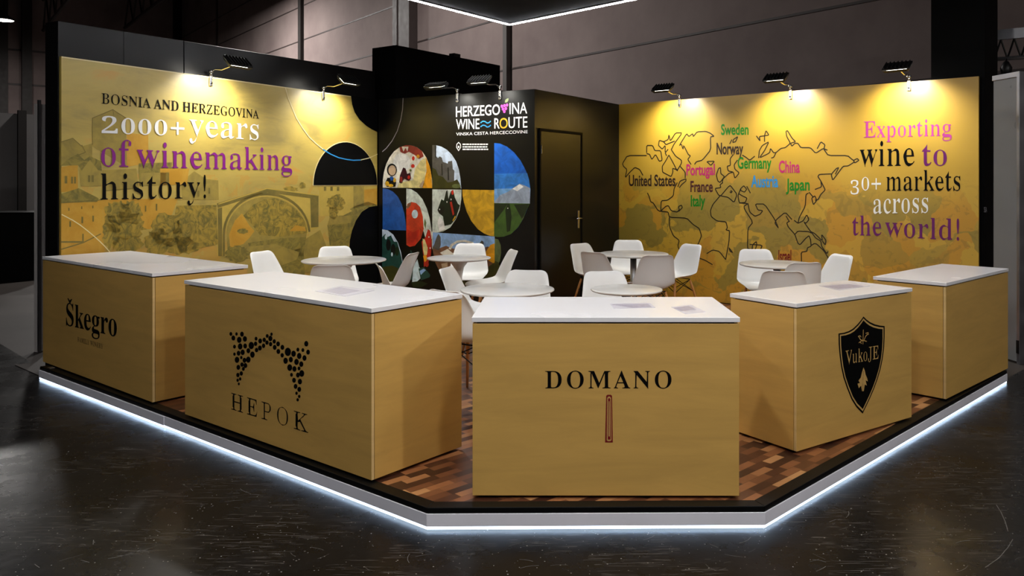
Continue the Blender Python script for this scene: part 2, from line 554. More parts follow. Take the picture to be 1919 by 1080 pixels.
_gc = {}
def glyph(ch, k):
    """outline of a serif letter with its thick stems slimmed to k of their width (hairlines stay)"""
    if (ch, k) in _gc: return _gc[(ch, k)]
    adv, s = GLYPHS[ch]
    loops = [[tuple(float(v) for v in p.split(',')) for p in lp.split(' ')] for lp in s.split('|')]
    edges = [(lp[i], lp[(i + 1) % len(lp)]) for lp in loops for i in range(len(lp))]
    def inside(x, y):
        c = False
        for a, b in edges:
            if (a[1] > y) != (b[1] > y) and x < (b[0] - a[0]) * (y - a[1]) / (b[1] - a[1]) + a[0]:
                c = not c
        return c
    def shift(a, b):
        if abs(b[1] - a[1]) < 1e-6: return 0.0, 0.0
        mx, my = (a[0] + b[0]) / 2, (a[1] + b[1]) / 2 + 0.013
        side = 1 if inside(mx + 1.0, my) else -1
        best = 1e9
        for p, q in edges:
            if (p, q) == (a, b): continue
            if (p[1] > my) != (q[1] > my):
                x = (q[0] - p[0]) * (my - p[1]) / (q[1] - p[1]) + p[0]
                d = (x - mx) * side
                if 0.5 < d < best: best = d
        t = best
        lo = min(1.0, max(0.0, (t - 45.0) / 40.0)); hi = min(1.0, max(0.0, (300.0 - t) / 90.0))
        return side * (1 - k) / 2 * min(t, 190.0) * lo * hi, abs(b[1] - a[1])
    out = []
    for lp in loops:
        n = len(lp); sh = [shift(lp[i], lp[(i + 1) % n]) for i in range(n)]
        q = []
        for i in range(n):
            (d0, w0), (d1, w1) = sh[i - 1], sh[i]
            d = (d0 * w0 + d1 * w1) / (w0 + w1) if w0 + w1 > 0 else 0.0
            q.append((lp[i][0] + d, lp[i][1]))
        out.append(q)
    _gc[(ch, k)] = (adv, out)
    return _gc[(ch, k)]
GLYPHS = {
'!':(271,"79,543 85,436 110,264 120,216 135,201 150,216 160,264 185,436 191,543 185,625 166,675 135,691 104,675 85,625|136,111 106,103 84,81 76,51 84,21 106,-1 136,-9 166,-1 188,21 196,51 188,81 166,103"),
'+':(584,"251,589 251,394 56,394 56,312 251,312 251,117 333,117 333,312 528,312 528,394 333,394 333,589"),
'0':(559,"280,-10 198,2 135,36 89,91 58,165 40,255 34,359 40,463 58,552 89,625 135,679 199,713 281,724 360,713 422,679 468,625 500,552 519,462 525,358 519,254 500,165 468,91 421,36 359,2|280,55 313,64 337,91 353,135 366,231 370,358 366,485 353,580 337,624 313,650 281,659 248,650 223,624 207,580 194,485 189,358 194,231 207,135 223,91 247,64"),
'2':(559,"35,0 35,103 183,254 238,313 278,365 306,412 324,457 334,503 337,553 332,602 316,637 291,656 259,663 216,652 188,620 172,565 167,490 115,496 75,513 48,543 39,589 45,624 64,656 94,684 137,706 192,719 259,724 358,713 430,680 462,646 482,606 488,558 485,524 476,490 434,418 355,328 230,205 130,110 363,110 392,115 416,128 435,150 446,179 454,210 513,210 508,0"),
'3':(559,"243,-10 175,-6 121,7 79,27 51,52 34,80 28,110 34,144 54,168 81,183 113,188 122,132 147,92 186,68 236,60 268,63 297,73 322,91 342,118 355,156 359,207 349,259 319,301 270,329 204,338 142,338 142,400 208,400 265,410 304,441 327,487 335,547 330,595 314,632 288,655 252,663 220,657 198,641 182,615 173,583 166,508 111,513 70,530 45,557 36,597 50,646 92,687 161,715 257,724 353,713 426,682 460,649 481,609 488,561 477,499 444,449 395,409 335,381 416,355 454,331 485,300 506,258 513,206 507,150 491,104 464,66 430,37 389,15 343,1"),
'A':(650,"-13,0 -13,27 13,32 35,45 54,71 73,111 307,694 334,693 572,129 612,51 632,33 660,27 660,0 341,0 341,27 386,32 413,45 422,68 406,121 376,197 154,197 117,105 113,88 111,72 119,47 143,32 184,27 190,27 190,0|169,239 360,239 263,475"),
'B':(659,"24,0 24,26 67,33 93,48 107,77 111,122 111,549 103,614 92,633 76,645 23,653 23,678 328,678 422,672 496,653 548,622 580,578 590,522 572,450 518,399 427,368 536,332 601,275 623,196 615,139 592,90 553,52 499,23 433,6 354,0|271,375 280,375 348,383 392,406 416,448 424,514 418,573 401,614 370,638 322,646 294,643 280,633 273,613 271,582|330,36 385,45 422,73 441,121 448,191 439,262 413,309 365,335 294,344 271,344 271,97 274,68 284,50 301,39"),
'D':(738,"30,0 30,26 69,32 94,44 106,69 110,111 110,557 105,606 91,635 64,648 22,653 22,678 330,678 440,668 532,639 604,590 655,523 687,439 697,339 683,217 640,122 568,54 469,14 340,0|331,36 391,44 439,70 476,112 501,171 517,247 522,341 514,450 492,536 454,596 400,633 332,645 301,641 282,631 274,609 271,573 271,107 274,72 282,51 300,40"),
'E':(658,"21,0 21,25 65,30 93,44 107,72 112,116 112,549 107,603 93,634 66,648 24,653 24,678 594,678 594,476 571,476 559,532 537,575 507,605 440,632 345,641 298,638 285,632 277,621 272,578 272,366 288,366 346,375 386,401 412,446 429,514 453,514 453,176 428,176 420,229 407,270 386,299 359,318 322,328 276,331 272,331 272,100 275,69 286,52 307,44 343,41 410,45 467,58 513,79 552,112 585,156 612,213 640,213 599,0"),
'F':(602,"23,0 23,26 67,34 93,50 107,79 111,125 111,558 106,603 92,630 64,645 21,653 21,678 586,678 586,476 562,476 549,532 529,574 501,605 462,626 409,638 342,642 298,640 277,627 271,593 271,368 283,368 340,377 381,403 408,448 423,516 450,516 450,176 424,176 409,251 382,299 341,324 281,333 271,333 271,120 280,64 292,46 312,35 382,26 382,0"),
'G':(756,"399,-15 298,-4 211,29 139,82 86,153 52,240 41,341 52,439 86,524 138,595 208,648 290,682 383,693 464,684 550,656 577,649 592,652 604,660 624,693 651,693 651,458 625,458 600,515 569,564 532,604 490,635 445,654 398,660 333,647 282,609 246,544 224,455 217,339 223,243 240,163 268,101 306,55 354,28 410,19 458,24 489,41 505,68 510,106 510,190 505,229 490,254 460,266 410,271 410,295 745,295 745,271 704,266 680,254 668,230 664,191 664,43 532,-1"),
'H':(779,"23,0 23,26 67,32 93,47 107,75 111,120 111,564 106,605 93,631 66,646 24,653 24,678 360,678 360,653 304,643 288,633 278,618 271,564 271,373 509,373 509,564 502,618 493,633 477,643 420,653 420,678 755,678 755,653 712,646 686,632 673,606 669,564 669,120 673,77 687,49 712,33 755,26 755,0 420,0 420,26 463,32 490,46 504,73 509,120 509,329 271,329 271,120 275,75 289,47 316,32 360,26 360,0"),
'I':(388,"20,0 20,26 63,34 91,48 107,73 112,112 112,576 107,614 94,637 67,648 20,653 20,678 364,678 364,653 319,648 292,637 277,614 272,576 272,115 279,66 289,50 307,39 366,26 366,0"),
'J':(492,"162,-97 117,-93 77,-80 43,-60 17,-33 1,-1 -5,34 0,66 16,91 39,106 66,111 95,106 118,92 133,70 138,41 126,-2 114,-29 125,-52 156,-60 187,-54 207,-37 217,-8 220,32 220,546 212,609 200,628 182,641 118,653 118,678 468,678 468,653 412,642 396,630 387,612 380,546 380,132 371,50 345,-15 302,-60 240,-88"),
'K':(760,"24,0 24,26 68,32 94,47 108,75 112,120 112,564 107,605 94,632 67,647 25,653 25,678 361,678 361,653 305,643 289,633 279,618 272,564 272,348 478,556 509,593 519,623 498,646 433,653 433,678 723,678 723,653 710,653 650,640 584,601 513,537 403,424 690,69 725,37 773,26 773,0 418,0 418,26 456,27 479,31 493,40 497,51 491,70 471,98 297,318 272,295 272,120 277,75 290,47 317,32 361,26 361,0"),
'L':(635,"23,0 23,26 67,32 93,47 107,75 111,120 111,564 106,606 93,633 66,647 24,653 24,678 372,678 372,653 310,646 291,636 280,620 271,564 271,123 276,70 284,55 298,47 348,41 414,46 469,59 513,83 551,119 582,167 609,230 636,230 598,0"),
'M':(944,"21,0 21,26 64,32 92,47 107,74 112,118 112,569 105,619 95,634 79,644 22,653 22,678 275,678 472,212 669,678 919,678 919,653 878,645 853,630 839,604 834,563 834,127 841,64 851,45 866,35 918,26 918,0 589,0 589,26 644,37 660,48 670,66 677,124 677,594 429,0 402,0 157,579 157,119 162,72 178,44 207,30 252,26 252,0"),
'N':(735,"600,-16 159,521 159,117 163,73 177,46 203,32 248,26 248,0 27,0 27,26 81,35 96,45 106,62 113,117 113,578 54,645 27,653 27,678 233,678 582,251 582,562 575,617 565,632 549,643 493,653 493,678 714,678 714,653 671,647 645,633 632,605 628,561 628,-16"),
'O':(782,"388,-16 317,-9 251,11 192,43 141,86 98,138 67,199 48,266 41,339 48,411 67,479 98,539 141,592 193,635 254,667 321,687 395,694 466,687 532,668 591,636 642,594 684,542 716,481 735,413 742,339 735,266 716,199 684,138 641,86 589,43 529,11 461,-9|394,18 456,31 503,69 538,134 558,223 565,339 560,436 544,516 518,579 482,624 438,651 387,660 325,647 278,609 243,544 223,455 216,339 221,243 237,163 264,100 300,54 343,27"),
'P':(622,"23,0 23,26 67,32 93,47 107,75 111,120 111,564 106,605 93,631 66,646 24,653 24,678 318,678 428,672 500,655 546,628 580,592 602,547 609,494 602,441 581,396 546,358 497,329 435,312 360,306 271,306 271,120 275,75 289,47 316,32 360,26 360,0|271,342 300,342 363,351 405,376 427,422 435,490 429,558 410,605 375,633 322,642 297,639 282,631 274,616 271,593"),
'R':(704,"23,0 23,26 67,32 93,47 107,75 111,120 111,564 106,605 93,631 66,646 24,653 24,678 323,678 454,667 547,634 588,599 613,554 621,498 604,425 553,370 469,333 643,75 674,38 690,29 712,26 715,26 715,0 504,0 300,316 271,316 271,120 275,75 289,47 316,32 360,26 360,0|271,348 303,348 370,357 417,385 443,432 452,500 439,579 400,626 334,642 301,639 282,629 274,609 271,574"),
'S':(581,"64,-16 64,235 93,235 123,140 166,74 222,35 293,22 344,30 383,54 407,89 415,133 406,174 379,209 335,238 242,284 167,329 115,376 84,430 74,494 81,551 100,600 131,639 172,669 220,688 275,694 342,687 420,667 434,664 446,662 467,670 477,694 505,694 505,475 480,475 462,528 437,573 406,610 370,639 330,656 289,662 243,655 208,635 185,604 178,566 185,530 204,501 236,476 281,451 377,406 431,377 473,347 502,315 521,280 531,241 535,198 527,138 505,86 468,43 418,12 357,-8 286,-15 236,-12 187,1 147,14 126,18 103,11 91,-16"),
'V':(637,"316,-19 66,567 34,626 12,644 -21,653 -21,678 314,678 314,653 274,651 248,644 232,630 227,610 240,563 385,213 518,562 528,609 523,630 509,643 445,653 445,678 658,678 658,653 630,649 608,637 589,612 569,570 342,-19"),
'W':(910,"254,-16 48,585 23,636 4,648 -23,653 -23,678 269,678 269,653 223,643 213,631 209,611 220,555 332,228 448,525 426,594 414,623 398,640 375,648 341,653 341,678 654,678 654,653 616,649 593,635 585,613 594,575 706,247 805,550 817,605 813,627 801,641 780,649 749,653 749,678 929,678 929,653 904,644 885,627 856,565 664,-16 637,-16 470,460 283,-16"),
'Y':(634,"151,0 151,26 195,32 221,47 235,75 239,120 239,266 69,576 44,617 21,639 1,648 -20,652 -20,678 308,678 308,652 291,652 248,644 236,633 232,620 244,583 370,336 496,545 513,580 519,607 511,632 486,647 444,652 439,652 439,678 654,678 654,652 630,646 609,632 570,583 399,303 399,120 404,75 417,47 444,32 488,26 488,0"),
'Z':(658,"30,0 30,16 411,640 319,640 259,636 211,626 172,605 140,575 114,530 91,471 66,471 85,678 605,678 605,660 228,43 356,43 449,55 520,91 572,153 606,244 631,244 606,0"),
'a':(512,"379,-15 337,-8 310,15 298,52 250,16 198,-6 142,-13 96,-6 60,17 38,51 30,94 37,135 59,172 95,203 177,244 296,283 296,359 292,395 278,421 255,435 220,440 171,432 155,408 169,382 179,363 183,344 178,320 164,301 142,288 115,284 87,289 67,303 53,324 49,352 55,385 73,415 103,439 141,458 188,470 241,474 332,464 392,435 425,385 436,313 436,93 439,59 453,51 477,62 490,41 438,-1|225,50 259,61 296,94 296,252 229,225 189,183 176,125 181,83 198,58"),
'c':(437,"232,-15 178,-7 129,16 88,53 56,101 36,159 29,223 37,292 60,353 96,403 143,442 198,467 260,475 324,467 373,444 403,409 413,365 409,340 397,321 377,308 352,304 319,312 299,335 292,373 293,389 294,404 284,433 252,442 205,424 176,370 167,279 176,183 204,114 232,82 265,63 304,57 356,70 404,107 424,90 369,32 305,-3"),
'd':(551,"208,-15 159,-7 116,16 79,52 52,99 35,156 29,219 35,291 54,354 83,405 121,443 167,466 217,474 261,468 299,449 332,417 332,597 328,623 316,641 294,650 262,654 262,678 475,678 475,112 477,81 484,61 498,48 526,41 526,16 438,8 332,-15 332,58 300,17 258,-7|255,42 278,47 301,62 320,84 332,113 332,360 324,383 307,402 285,414 259,418 219,406 194,372 180,312 175,228 179,146 193,87 218,53"),
'e':(448,"229,-15 174,-7 126,16 86,52 55,102 36,163 29,234 36,300 56,358 88,406 130,443 179,466 234,474 287,468 333,449 371,417 399,374 415,321 421,258 421,247 174,247 189,145 230,83 297,63 335,70 370,92 402,128 424,108 370,40 305,-1|173,286 300,286 300,320 297,375 288,413 269,435 240,442 203,427 180,380 173,303"),
'f':(318,"22,0 22,24 59,33 74,52 78,109 78,412 24,412 24,462 78,462 78,526 90,596 126,649 183,681 259,692 315,685 357,664 383,632 392,595 388,567 375,546 356,533 334,529 310,533 291,544 279,560 275,582 287,626 292,635 294,644 288,656 268,660 243,655 229,640 220,581 220,462 303,462 303,412 220,412 220,97 224,60 235,38 258,28 297,24 297,0"),
'g':(487,"217,-209 132,-202 71,-181 34,-149 21,-111 30,-81 57,-57 102,-38 65,-15 42,13 35,45 42,80 63,110 99,138 152,164 86,200 46,251 33,316 39,360 59,399 90,430 131,454 179,469 234,474 292,469 347,453 472,453 472,399 399,399 425,354 434,303 428,262 411,225 384,195 348,172 305,158 256,153 234,154 211,155 187,151 168,141 154,125 150,106 165,81 210,73 261,73 332,70 386,60 425,43 451,19 465,-14 470,-55 463,-100 441,-137 406,-168 326,-199|234,185 264,193 284,217 294,257 297,314 294,371 284,411 264,434 234,442 204,434 185,411 174,371 170,314 174,257 185,217 204,193|239,-173 324,-165 375,-140 392,-98 387,-76 371,-62 344,-54 305,-51 144,-51 118,-77 109,-108 117,-133 141,-154 181,-168"),
'h':(567,"27,0 27,24 52,28 67,38 75,56 78,83 78,594 76,621 68,639 53,650 28,655 28,678 220,678 220,397 261,440 308,465 362,474 434,456 478,403 492,315 492,83 495,56 502,39 517,28 541,24 541,0 301,0 301,24 308,24 331,31 345,50 350,83 350,323 341,384 327,399 302,404 258,391 220,350 220,83 222,56 230,39 244,28 268,24 268,0"),
'i':(295,"150,539 121,544 97,561 80,585 75,614 80,644 97,668 121,685 150,690 179,685 204,668 220,644 225,614 220,585 203,561 179,544|27,0 27,24 52,29 68,38 75,55 78,83 78,375 76,406 70,424 55,433 30,437 31,462 221,462 221,83 223,56 230,39 244,29 268,24 268,0"),
'k':(534,"26,0 26,24 52,29 68,39 75,56 78,83 78,592 70,640 56,649 30,654 31,678 220,678 220,251 338,369 357,393 363,414 350,431 311,437 306,437 306,462 514,462 514,437 459,423 409,387 331,311 515,51 536,31 560,24 560,0 314,0 314,24 323,24 348,30 356,47 345,73 242,219 220,200 220,83 222,56 230,39 244,29 268,24 268,0"),
'l':(297,"27,0 27,24 52,29 68,38 75,55 78,83 78,592 70,639 56,650 30,654 30,678 221,678 221,83 223,56 230,39 244,29 268,24 268,0"),
'm':(825,"27,0 27,24 52,28 67,38 75,56 78,83 78,377 76,404 68,423 53,434 28,438 28,462 218,462 218,394 258,438 303,465 353,474 412,465 453,436 477,389 519,436 567,465 622,474 693,456 736,403 750,315 750,83 752,56 760,39 774,28 798,24 798,0 562,0 562,24 586,28 600,39 608,57 610,83 610,323 601,384 587,399 562,404 520,391 483,353 483,83 485,57 493,39 507,28 530,24 530,0 297,0 297,24 321,28 335,39 343,57 345,83 345,323 336,384 322,399 297,404 254,391 218,350 218,83 220,57 227,40 241,29 264,24 264,0"),
'n':(567,"27,0 27,24 52,28 67,38 75,56 78,83 78,377 76,404 68,423 53,434 28,438 28,462 220,462 220,398 260,440 308,466 362,474 434,456 478,403 492,315 492,83 495,56 502,39 517,28 541,24 541,0 301,0 301,24 308,24 331,31 345,50 350,83 350,323 341,384 327,399 302,404 258,391 220,350 220,83 222,56 230,39 244,28 268,24 268,0"),
'o':(501,"251,-15 189,-7 135,17 90,55 56,105 35,163 28,229 35,296 56,356 90,405 135,443 189,466 250,474 311,466 365,443 410,406 444,357 465,298 472,229 465,161 444,102 410,53 366,16 312,-7|251,17 287,27 311,58 324,121 327,229 323,338 309,403 285,435 251,445 214,434 191,403 178,338 174,230 178,122 191,58 215,27"),
'p':(553,"26,-207 26,-184 60,-175 75,-150 78,-95 78,362 76,400 69,422 55,433 29,439 29,462 213,462 213,391 247,438 291,466 343,475 393,467 436,444 472,407 499,360 515,302 521,238 515,169 498,108 470,56 434,18 389,-7 338,-15 292,-8 253,13 220,48 220,-86 226,-147 235,-164 249,-175 294,-183 294,-207|291,42 330,54 356,88 371,148 376,230 372,310 359,369 335,403 296,414 254,398 220,350 220,102 238,69 262,49"),
'r':(428,"27,0 27,24 52,29 68,38 75,55 78,83 78,375 76,406 69,425 55,433 30,437 31,462 217,462 217,375 245,417 279,449 313,468 347,474 384,469 410,453 426,428 431,396 427,370 414,349 394,336 369,331 346,334 331,344 308,372 296,383 281,387 261,380 241,360 227,327 222,286 222,83 226,55 237,38 258,28 294,24 294,0"),
's':(429,"225,-15 181,-9 129,9 109,13 89,6 76,-13 53,-13 53,157 79,157 99,101 129,58 167,31 209,22 242,26 266,40 281,60 286,87 273,125 232,156 159,193 113,221 81,252 62,288 55,328 65,386 97,433 146,465 210,475 247,471 296,458 307,456 317,454 332,459 343,475 363,475 363,330 340,330 320,378 293,413 259,434 222,441 194,437 173,426 160,408 156,386 160,364 172,346 218,315 285,282 329,255 360,226 377,189 383,141 372,77 340,27 289,-5"),
't':(340,"184,-14 133,-7 98,16 79,53 72,106 72,415 30,415 30,446 131,550 192,631 215,631 215,462 309,462 309,415 215,415 215,122 223,76 233,64 250,60 282,73 307,111 331,98 294,36 245,-2"),
'u':(558,"195,-15 136,-5 97,26 75,75 68,144 68,369 66,399 59,421 43,433 17,438 17,462 211,462 211,110 214,87 225,69 241,57 263,53 305,64 340,98 340,369 337,401 329,422 312,434 282,438 282,462 482,462 482,104 485,76 493,58 509,49 536,44 536,19 446,11 340,-15 340,60 312,29 277,5 238,-10"),
'w':(647,"182,-15 25,394 9,424 -16,437 -16,462 206,462 206,437 178,431 170,411 172,396 178,376 248,189 314,350 299,396 282,430 250,439 250,462 481,462 481,437 450,430 440,411 441,401 443,390 500,210 569,381 576,410 573,422 566,430 530,439 530,462 663,462 663,439 645,435 633,424 613,384 453,-15 430,-15 332,293 208,-15"),
'x':(475,"7,0 7,22 51,43 92,84 183,203 64,392 36,424 6,437 6,462 251,462 251,438 220,433 209,417 222,387 273,306 333,382 345,400 349,415 346,425 338,432 299,438 299,462 463,462 463,441 421,421 378,378 295,274 434,54 451,32 475,23 475,0 231,0 231,24 265,29 273,36 276,45 272,64 258,88 205,170 145,91 131,69 126,51 137,29 170,22 175,22 175,0"),
'y':(447,"78,-209 43,-203 15,-186 -4,-159 -10,-125 -6,-101 7,-79 27,-64 53,-59 77,-63 95,-73 107,-91 111,-113 111,-121 110,-130 115,-143 128,-147 147,-138 170,-110 193,-66 209,-7 54,373 37,410 23,428 -5,437 -7,437 -7,462 241,462 241,437 202,431 194,423 191,409 193,397 198,382 276,177 343,359 352,387 354,408 351,422 342,431 302,437 302,462 446,462 446,437 427,432 413,418 386,361 241,-36 193,-143 168,-174 142,-195 113,-205"),
}
# ------------------------------------------------------------------ measured places of the booth
DECK = 0.112                      # height of the raised deck
K_TOP = 1.109                     # graphic walls end this far above the eye
TOP = CAM_Z + K_TOP
def wall_pt(px, dh):
    return at_depth(px, F_PX * K_TOP / dh)
LN, LF = wall_pt(115, 236.0), wall_pt(708, 154.3)
RF, RN = wall_pt(1160, 145.5), wall_pt(1834, 198.4)
CC = wall_pt(1002, 174.5)
PL_L, PL_R = Plane(LN, LF), Plane(RF, RN)
PL_C, PL_S = Plane(LF, CC), Plane(CC, RF)
DA, DB, DC, DD = at_z(75, 687, DECK), at_z(800, 952, DECK), at_z(1433, 949, DECK), at_z(1887, 694, DECK)

def face_box(mb, pl, s0, s1, d0, d1, z0, z1, mi=0, z1b=None):
    z1b = z1 if z1b is None else z1b
    v = [pl.P(s0, d0, z0), pl.P(s1, d0, z0), pl.P(s1, d1, z0), pl.P(s0, d1, z0), pl.P(s0, d0, z1), pl.P(s1, d0, z1b), pl.P(s1, d1, z1b), pl.P(s0, d1, z1)]
    return mb.add(v, [(0, 3, 2, 1), (4, 5, 6, 7), (0, 1, 5, 4), (1, 2, 6, 5), (2, 3, 7, 6), (3, 0, 4, 7)], mi)

# ------------------------------------------------------------------ hall shell
structure(MB().box((-60, -14, -0.1), (30, 75, 0.0)).build('floor', 'hall_floor'))
bl0, bl1 = at_z(0, 645, 0), at_z(72, 688, 0)
br0, br1 = at_z(1889, 709.5, 0), at_z(1919, 693, 0)
def extend(a, b, t):
    return (a[0] + (b[0] - a[0]) * t, a[1] + (b[1] - a[1]) * t)
structure(MB().prism([extend(bl1, bl0, 5), bl1, (-2, 6.5), (2, 6.3), br0, extend(br0, br1, 20), (14, -13), (-22, -13), (-22, 10)], 0.0, 0.004).build('floor_black_sheet', 'black_floor'))

# scuffs and one long arc scratch in the black sheet
rs = random.Random(11)
mb = MB()
def scuff(pts, w):
    v = []
    for i, p in enumerate(pts):
        a, b = Vector(pts[max(i - 1, 0)]), Vector(pts[min(i + 1, len(pts) - 1)])
        t = (b - a).normalized(); n = Vector((-t.y, t.x)) * w * 0.5
        v += [(p[0] + n.x, p[1] + n.y, 0.0045), (p[0] - n.x, p[1] - n.y, 0.0045)]
    mb.add(v, [(2 * i, 2 * i + 1, 2 * i + 3, 2 * i + 2) for i in range(len(pts) - 1)])
scuff([at_z(x, y, 0) for x, y in ((1867, 948), (1876, 962), (1884, 980), (1889, 998))], 0.003)
scuff([at_z(x, y, 0) for x, y in ((1898, 1013), (1889, 1028), (1872, 1048), (1846, 1066))], 0.003)
for i in range(240):
    px, py = rs.uniform(0, 1919), rs.uniform(760, 1078)
    x, y = at_z(px, py, 0)
    a = rs.choice((0.55, 2.4, 0.2, 2.9)) + rs.uniform(-0.35, 0.35); L = rs.uniform(0.02, 0.10); c = rs.uniform(-0.4, 0.4)
    if (px < 800 and py < 745 + (px - 75) * 0.41) or (800 <= px <= 1433 and py < 1010) or (px > 1433 and py < 1010 - (px - 1433) * 0.6): continue
    scuff([(x + L * t * math.cos(a + c * t), y + L * t * math.sin(a + c * t)) for t in (0, 0.33, 0.66, 1.0)], rs.uniform(0.0012, 0.003))
sc_ = mb.build('scuff_mark', 'scuff', bpy.data.objects['floor_black_sheet']); sc_['kind'] = 'structure'

HW = Vector(at_depth(955, 20.6)); HD = Vector((-0.626, 0.78)).normalized()
PL_H = Plane(HW - HD * -60, HW - HD * 40)          # long concrete wall, runs from far off towards the viewer's side
def hall_s(px):
    return PL_H.sz(px, HY)[0]
mb = MB()
face_box(mb, PL_H, hall_s(341), PL_H.len, 0.0, 0.35, 0.0, 13.0)
structure(mb.build('wall_hall_rear', 'hall_wall'))
# open joints between the precast panels
mb = MB()
zj = []
for px, py in ((962.5, 128.4), (783, 79), (640, 46.7), (407, 81)):
    zj.append(PL_H.sz(px, py)[1])
step = (zj[1] - zj[0])
for i in range(-3, 5):
    z = zj[0] + step * i
    if z > 0.3:
        face_box(mb, PL_H, hall_s(341), PL_H.len, -0.012, 0.0, z - 0.022, z + 0.022)
structure(mb.build('trim_1', 'column_paint'))
for i, (px, wpx, dep, m) in enumerate(((955, 7, 0.16, 'pipe'), (770, 25, 0.3, 'column_paint'), (567, 5, 0.14, 'steel_dark'), (407, 3, 0.03, 'column_paint'), (332, 18, 0.5, 'steel_dark'))):
    mb = MB()
    s0, s1 = hall_s(px - wpx / 2), hall_s(px + wpx / 2)
    if px == 770:
        face_box(mb, PL_H, s0, s1, -dep, 0, 0, 12.9)
        face_box(mb, PL_H, s0 - 0.16, s0 + 0.12, -dep - 0.03, -dep, 0, 12.9)
    else:
        face_box(mb, PL_H, s0, s1, -dep, 0, 0, 12.9)
    structure(mb.build('trim_%d' % (i + 2), m))
e0 = Vector(at_depth(341, PL_H.depth(341)))
PL_E = Plane(e0 + Vector((-0.78, -0.626)) * 30, e0)
mb = MB(); face_box(mb, PL_E, 0, 30, 0, 0.3, 0, 13.0)
for z in (3.2, 5.0, 6.8, 8.6):
    face_box(mb, PL_E, 0, 30, -0.03, 0, z - 0.05, z + 0.05, 1)
structure(mb.build('wall_hall_end', ['hall_wall', 'column_paint']))
mb = MB()
for px in (49, 4):
    s = PL_E.sz(px, HY)[0]; face_box(mb, PL_E, s - 0.22, s + 0.22, -0.5, 0, 0, 12.9)
structure(mb.build('trim_7', 'steel_dark'))
structure(MB().box((-60, -14, 13.0), (30, 75, 13.2)).build('ceiling', 'dark_roof'))

# steel roof trusses of the dark hall, running beside the concrete wall
def truss(off, t0, t1, z, label):
    o = thing('roof_truss', label, 'roof truss', group='steel roof trusses')
    base = HW + Vector((-0.78, -0.626)) * off
    def p(t, z_): q = base + HD * t; return (q.x, q.y, z_)
    mb = MB(); mb.tube([p(t0, z), p(t1, z)], 0.09, 6); mb.tube([p(t0, z + 1.6), p(t1, z + 1.6)], 0.09, 6); mb.build('chord', 'steel_dark', o)
    mb = MB(); n = 12
    for i in range(n):
        a = t0 + (t1 - t0) * i / n; b = t0 + (t1 - t0) * (i + 1) / n
        mb.tube([p(a, z), p((a + b) / 2, z + 1.6), p(b, z)], 0.045, 5)
        mb.tube([p((a + b) / 2, z + 1.6), p((a + b) / 2, 12.99)], 0.03, 5) if i % 3 == 0 else None
    mb.build('web', 'steel_dark', o)
truss(3.2, 6, 32, 10.2, 'dark steel roof truss closest to the concrete panel wall')
truss(7.0, 4, 32, 9.6, 'dark steel roof truss second out from the concrete panel wall')
truss(11.5, 2, 32, 9.2, 'dark steel roof truss highest over the grey partitions, behind the oval lamp')

# ------------------------------------------------------------------ hall lamps (each with its own light)
def hall_lamp(x, y, z, label, watts, r=0.33):
    o = thing('high_bay_lamp', label, 'ceiling lamp', (x, y, z), 0, 'hall high-bay lamps')
    MB().lathe([(0.05, 0.42), (0.14, 0.40), (0.16, 0.22), (r, 0.03), (r + 0.02, 0.0), (r - 0.02, 0.0)], 28).build('housing', 'lamp_black', o, True)
    MB().lathe([(r - 0.02, 0.004), (r * 0.6, -0.03), (0.0, -0.045)], 28).build('diffuser', 'hall_diffuser', o, True)
    MB().tube([(0, 0, 0.4), (0, 0, 12.98 - z)], 0.015, 6).build('suspension_rod', 'dark_metal', o)
    ld = bpy.data.lights.new('hall_lamp_light', 'AREA'); ld.shape = 'DISK'; ld.size = 0.6; ld.energy = watts; ld.color = (1.0, 0.965, 0.93)
    lo = bpy.data.objects.new('hall_lamp_light', ld); C.objects.link(lo); lo.parent = o; lo.location = (0, 0, -0.08)
    return o
lx, ly = at_depth(7, 34.0)
hall_lamp(lx, ly, CAM_Z + (HY - 38) / F_PX * 34.0, 'oval white high-bay lamp glowing under the dark roof', 420, 0.4)
lamp_spots = [(-15.5, 25.0, 9.0, 120), (-13.5, 29.0, 9.5, 1600), (-6.0, 18.0, 9.5, 900), (-5.5, -3.5, 8.0, 0.4), (3.0, -4.5, 8.0, 0.5), (8.8, -4.2, 7.4, 1.4), (9.5, 9.5, 9.0, 0.4)]
for i, (x, y, z, w) in enumerate(lamp_spots):
    hall_lamp(x, y, z, 'round black high-bay lamp hanging high above the hall floor, out past the booth', w if w > 10 else HALL_LAMP_W * w)

# ------------------------------------------------------------------ booth walls
mb = MB()
zt0, zt1 = PL_L.sz(115, 38.5)[1], PL_L.sz(705, 133.4)[1]
jn = PL_L.sz(349, 100)[0]
zj_ = zt0 + (zt1 - zt0) * jn / PL_L.len
face_box(mb, PL_L, -0.01, 0.6, 0.034, 0.23, 0.0, zt0, 0, zt0 + (zt1 - zt0) * 0.6 / PL_L.len)
face_box(mb, PL_L, 0.6, jn - 0.004, 0.034, 0.12, 0.0, zt0 + (zt1 - zt0) * 0.6 / PL_L.len, 0, zj_)
face_box(mb, PL_L, jn + 0.004, PL_L.len - 0.005, 0.036, 0.12, 0.0, zj_, 0, zt1)
structure(mb.build('wall_left', 'black_panel', bevel=0.004))
mb = MB(); face_box(mb, PL_R, 0.0, PL_R.len + 0.0, 0.034, 0.084, 0.0, TOP)
structure(mb.build('wall_right', 'black_panel'))
mb = MB(); face_box(mb, PL_C, 0.0, PL_C.len - 0.01, 0.015, 0.06, 0.0, TOP)
structure(mb.build('wall_closet_front', 'black_panel'))
mb = MB(); face_box(mb, PL_S, 0.012, PL_S.len, 0.0, 0.05, 0.0, TOP)
structure(mb.build('wall_closet_side', 'black_panel'))

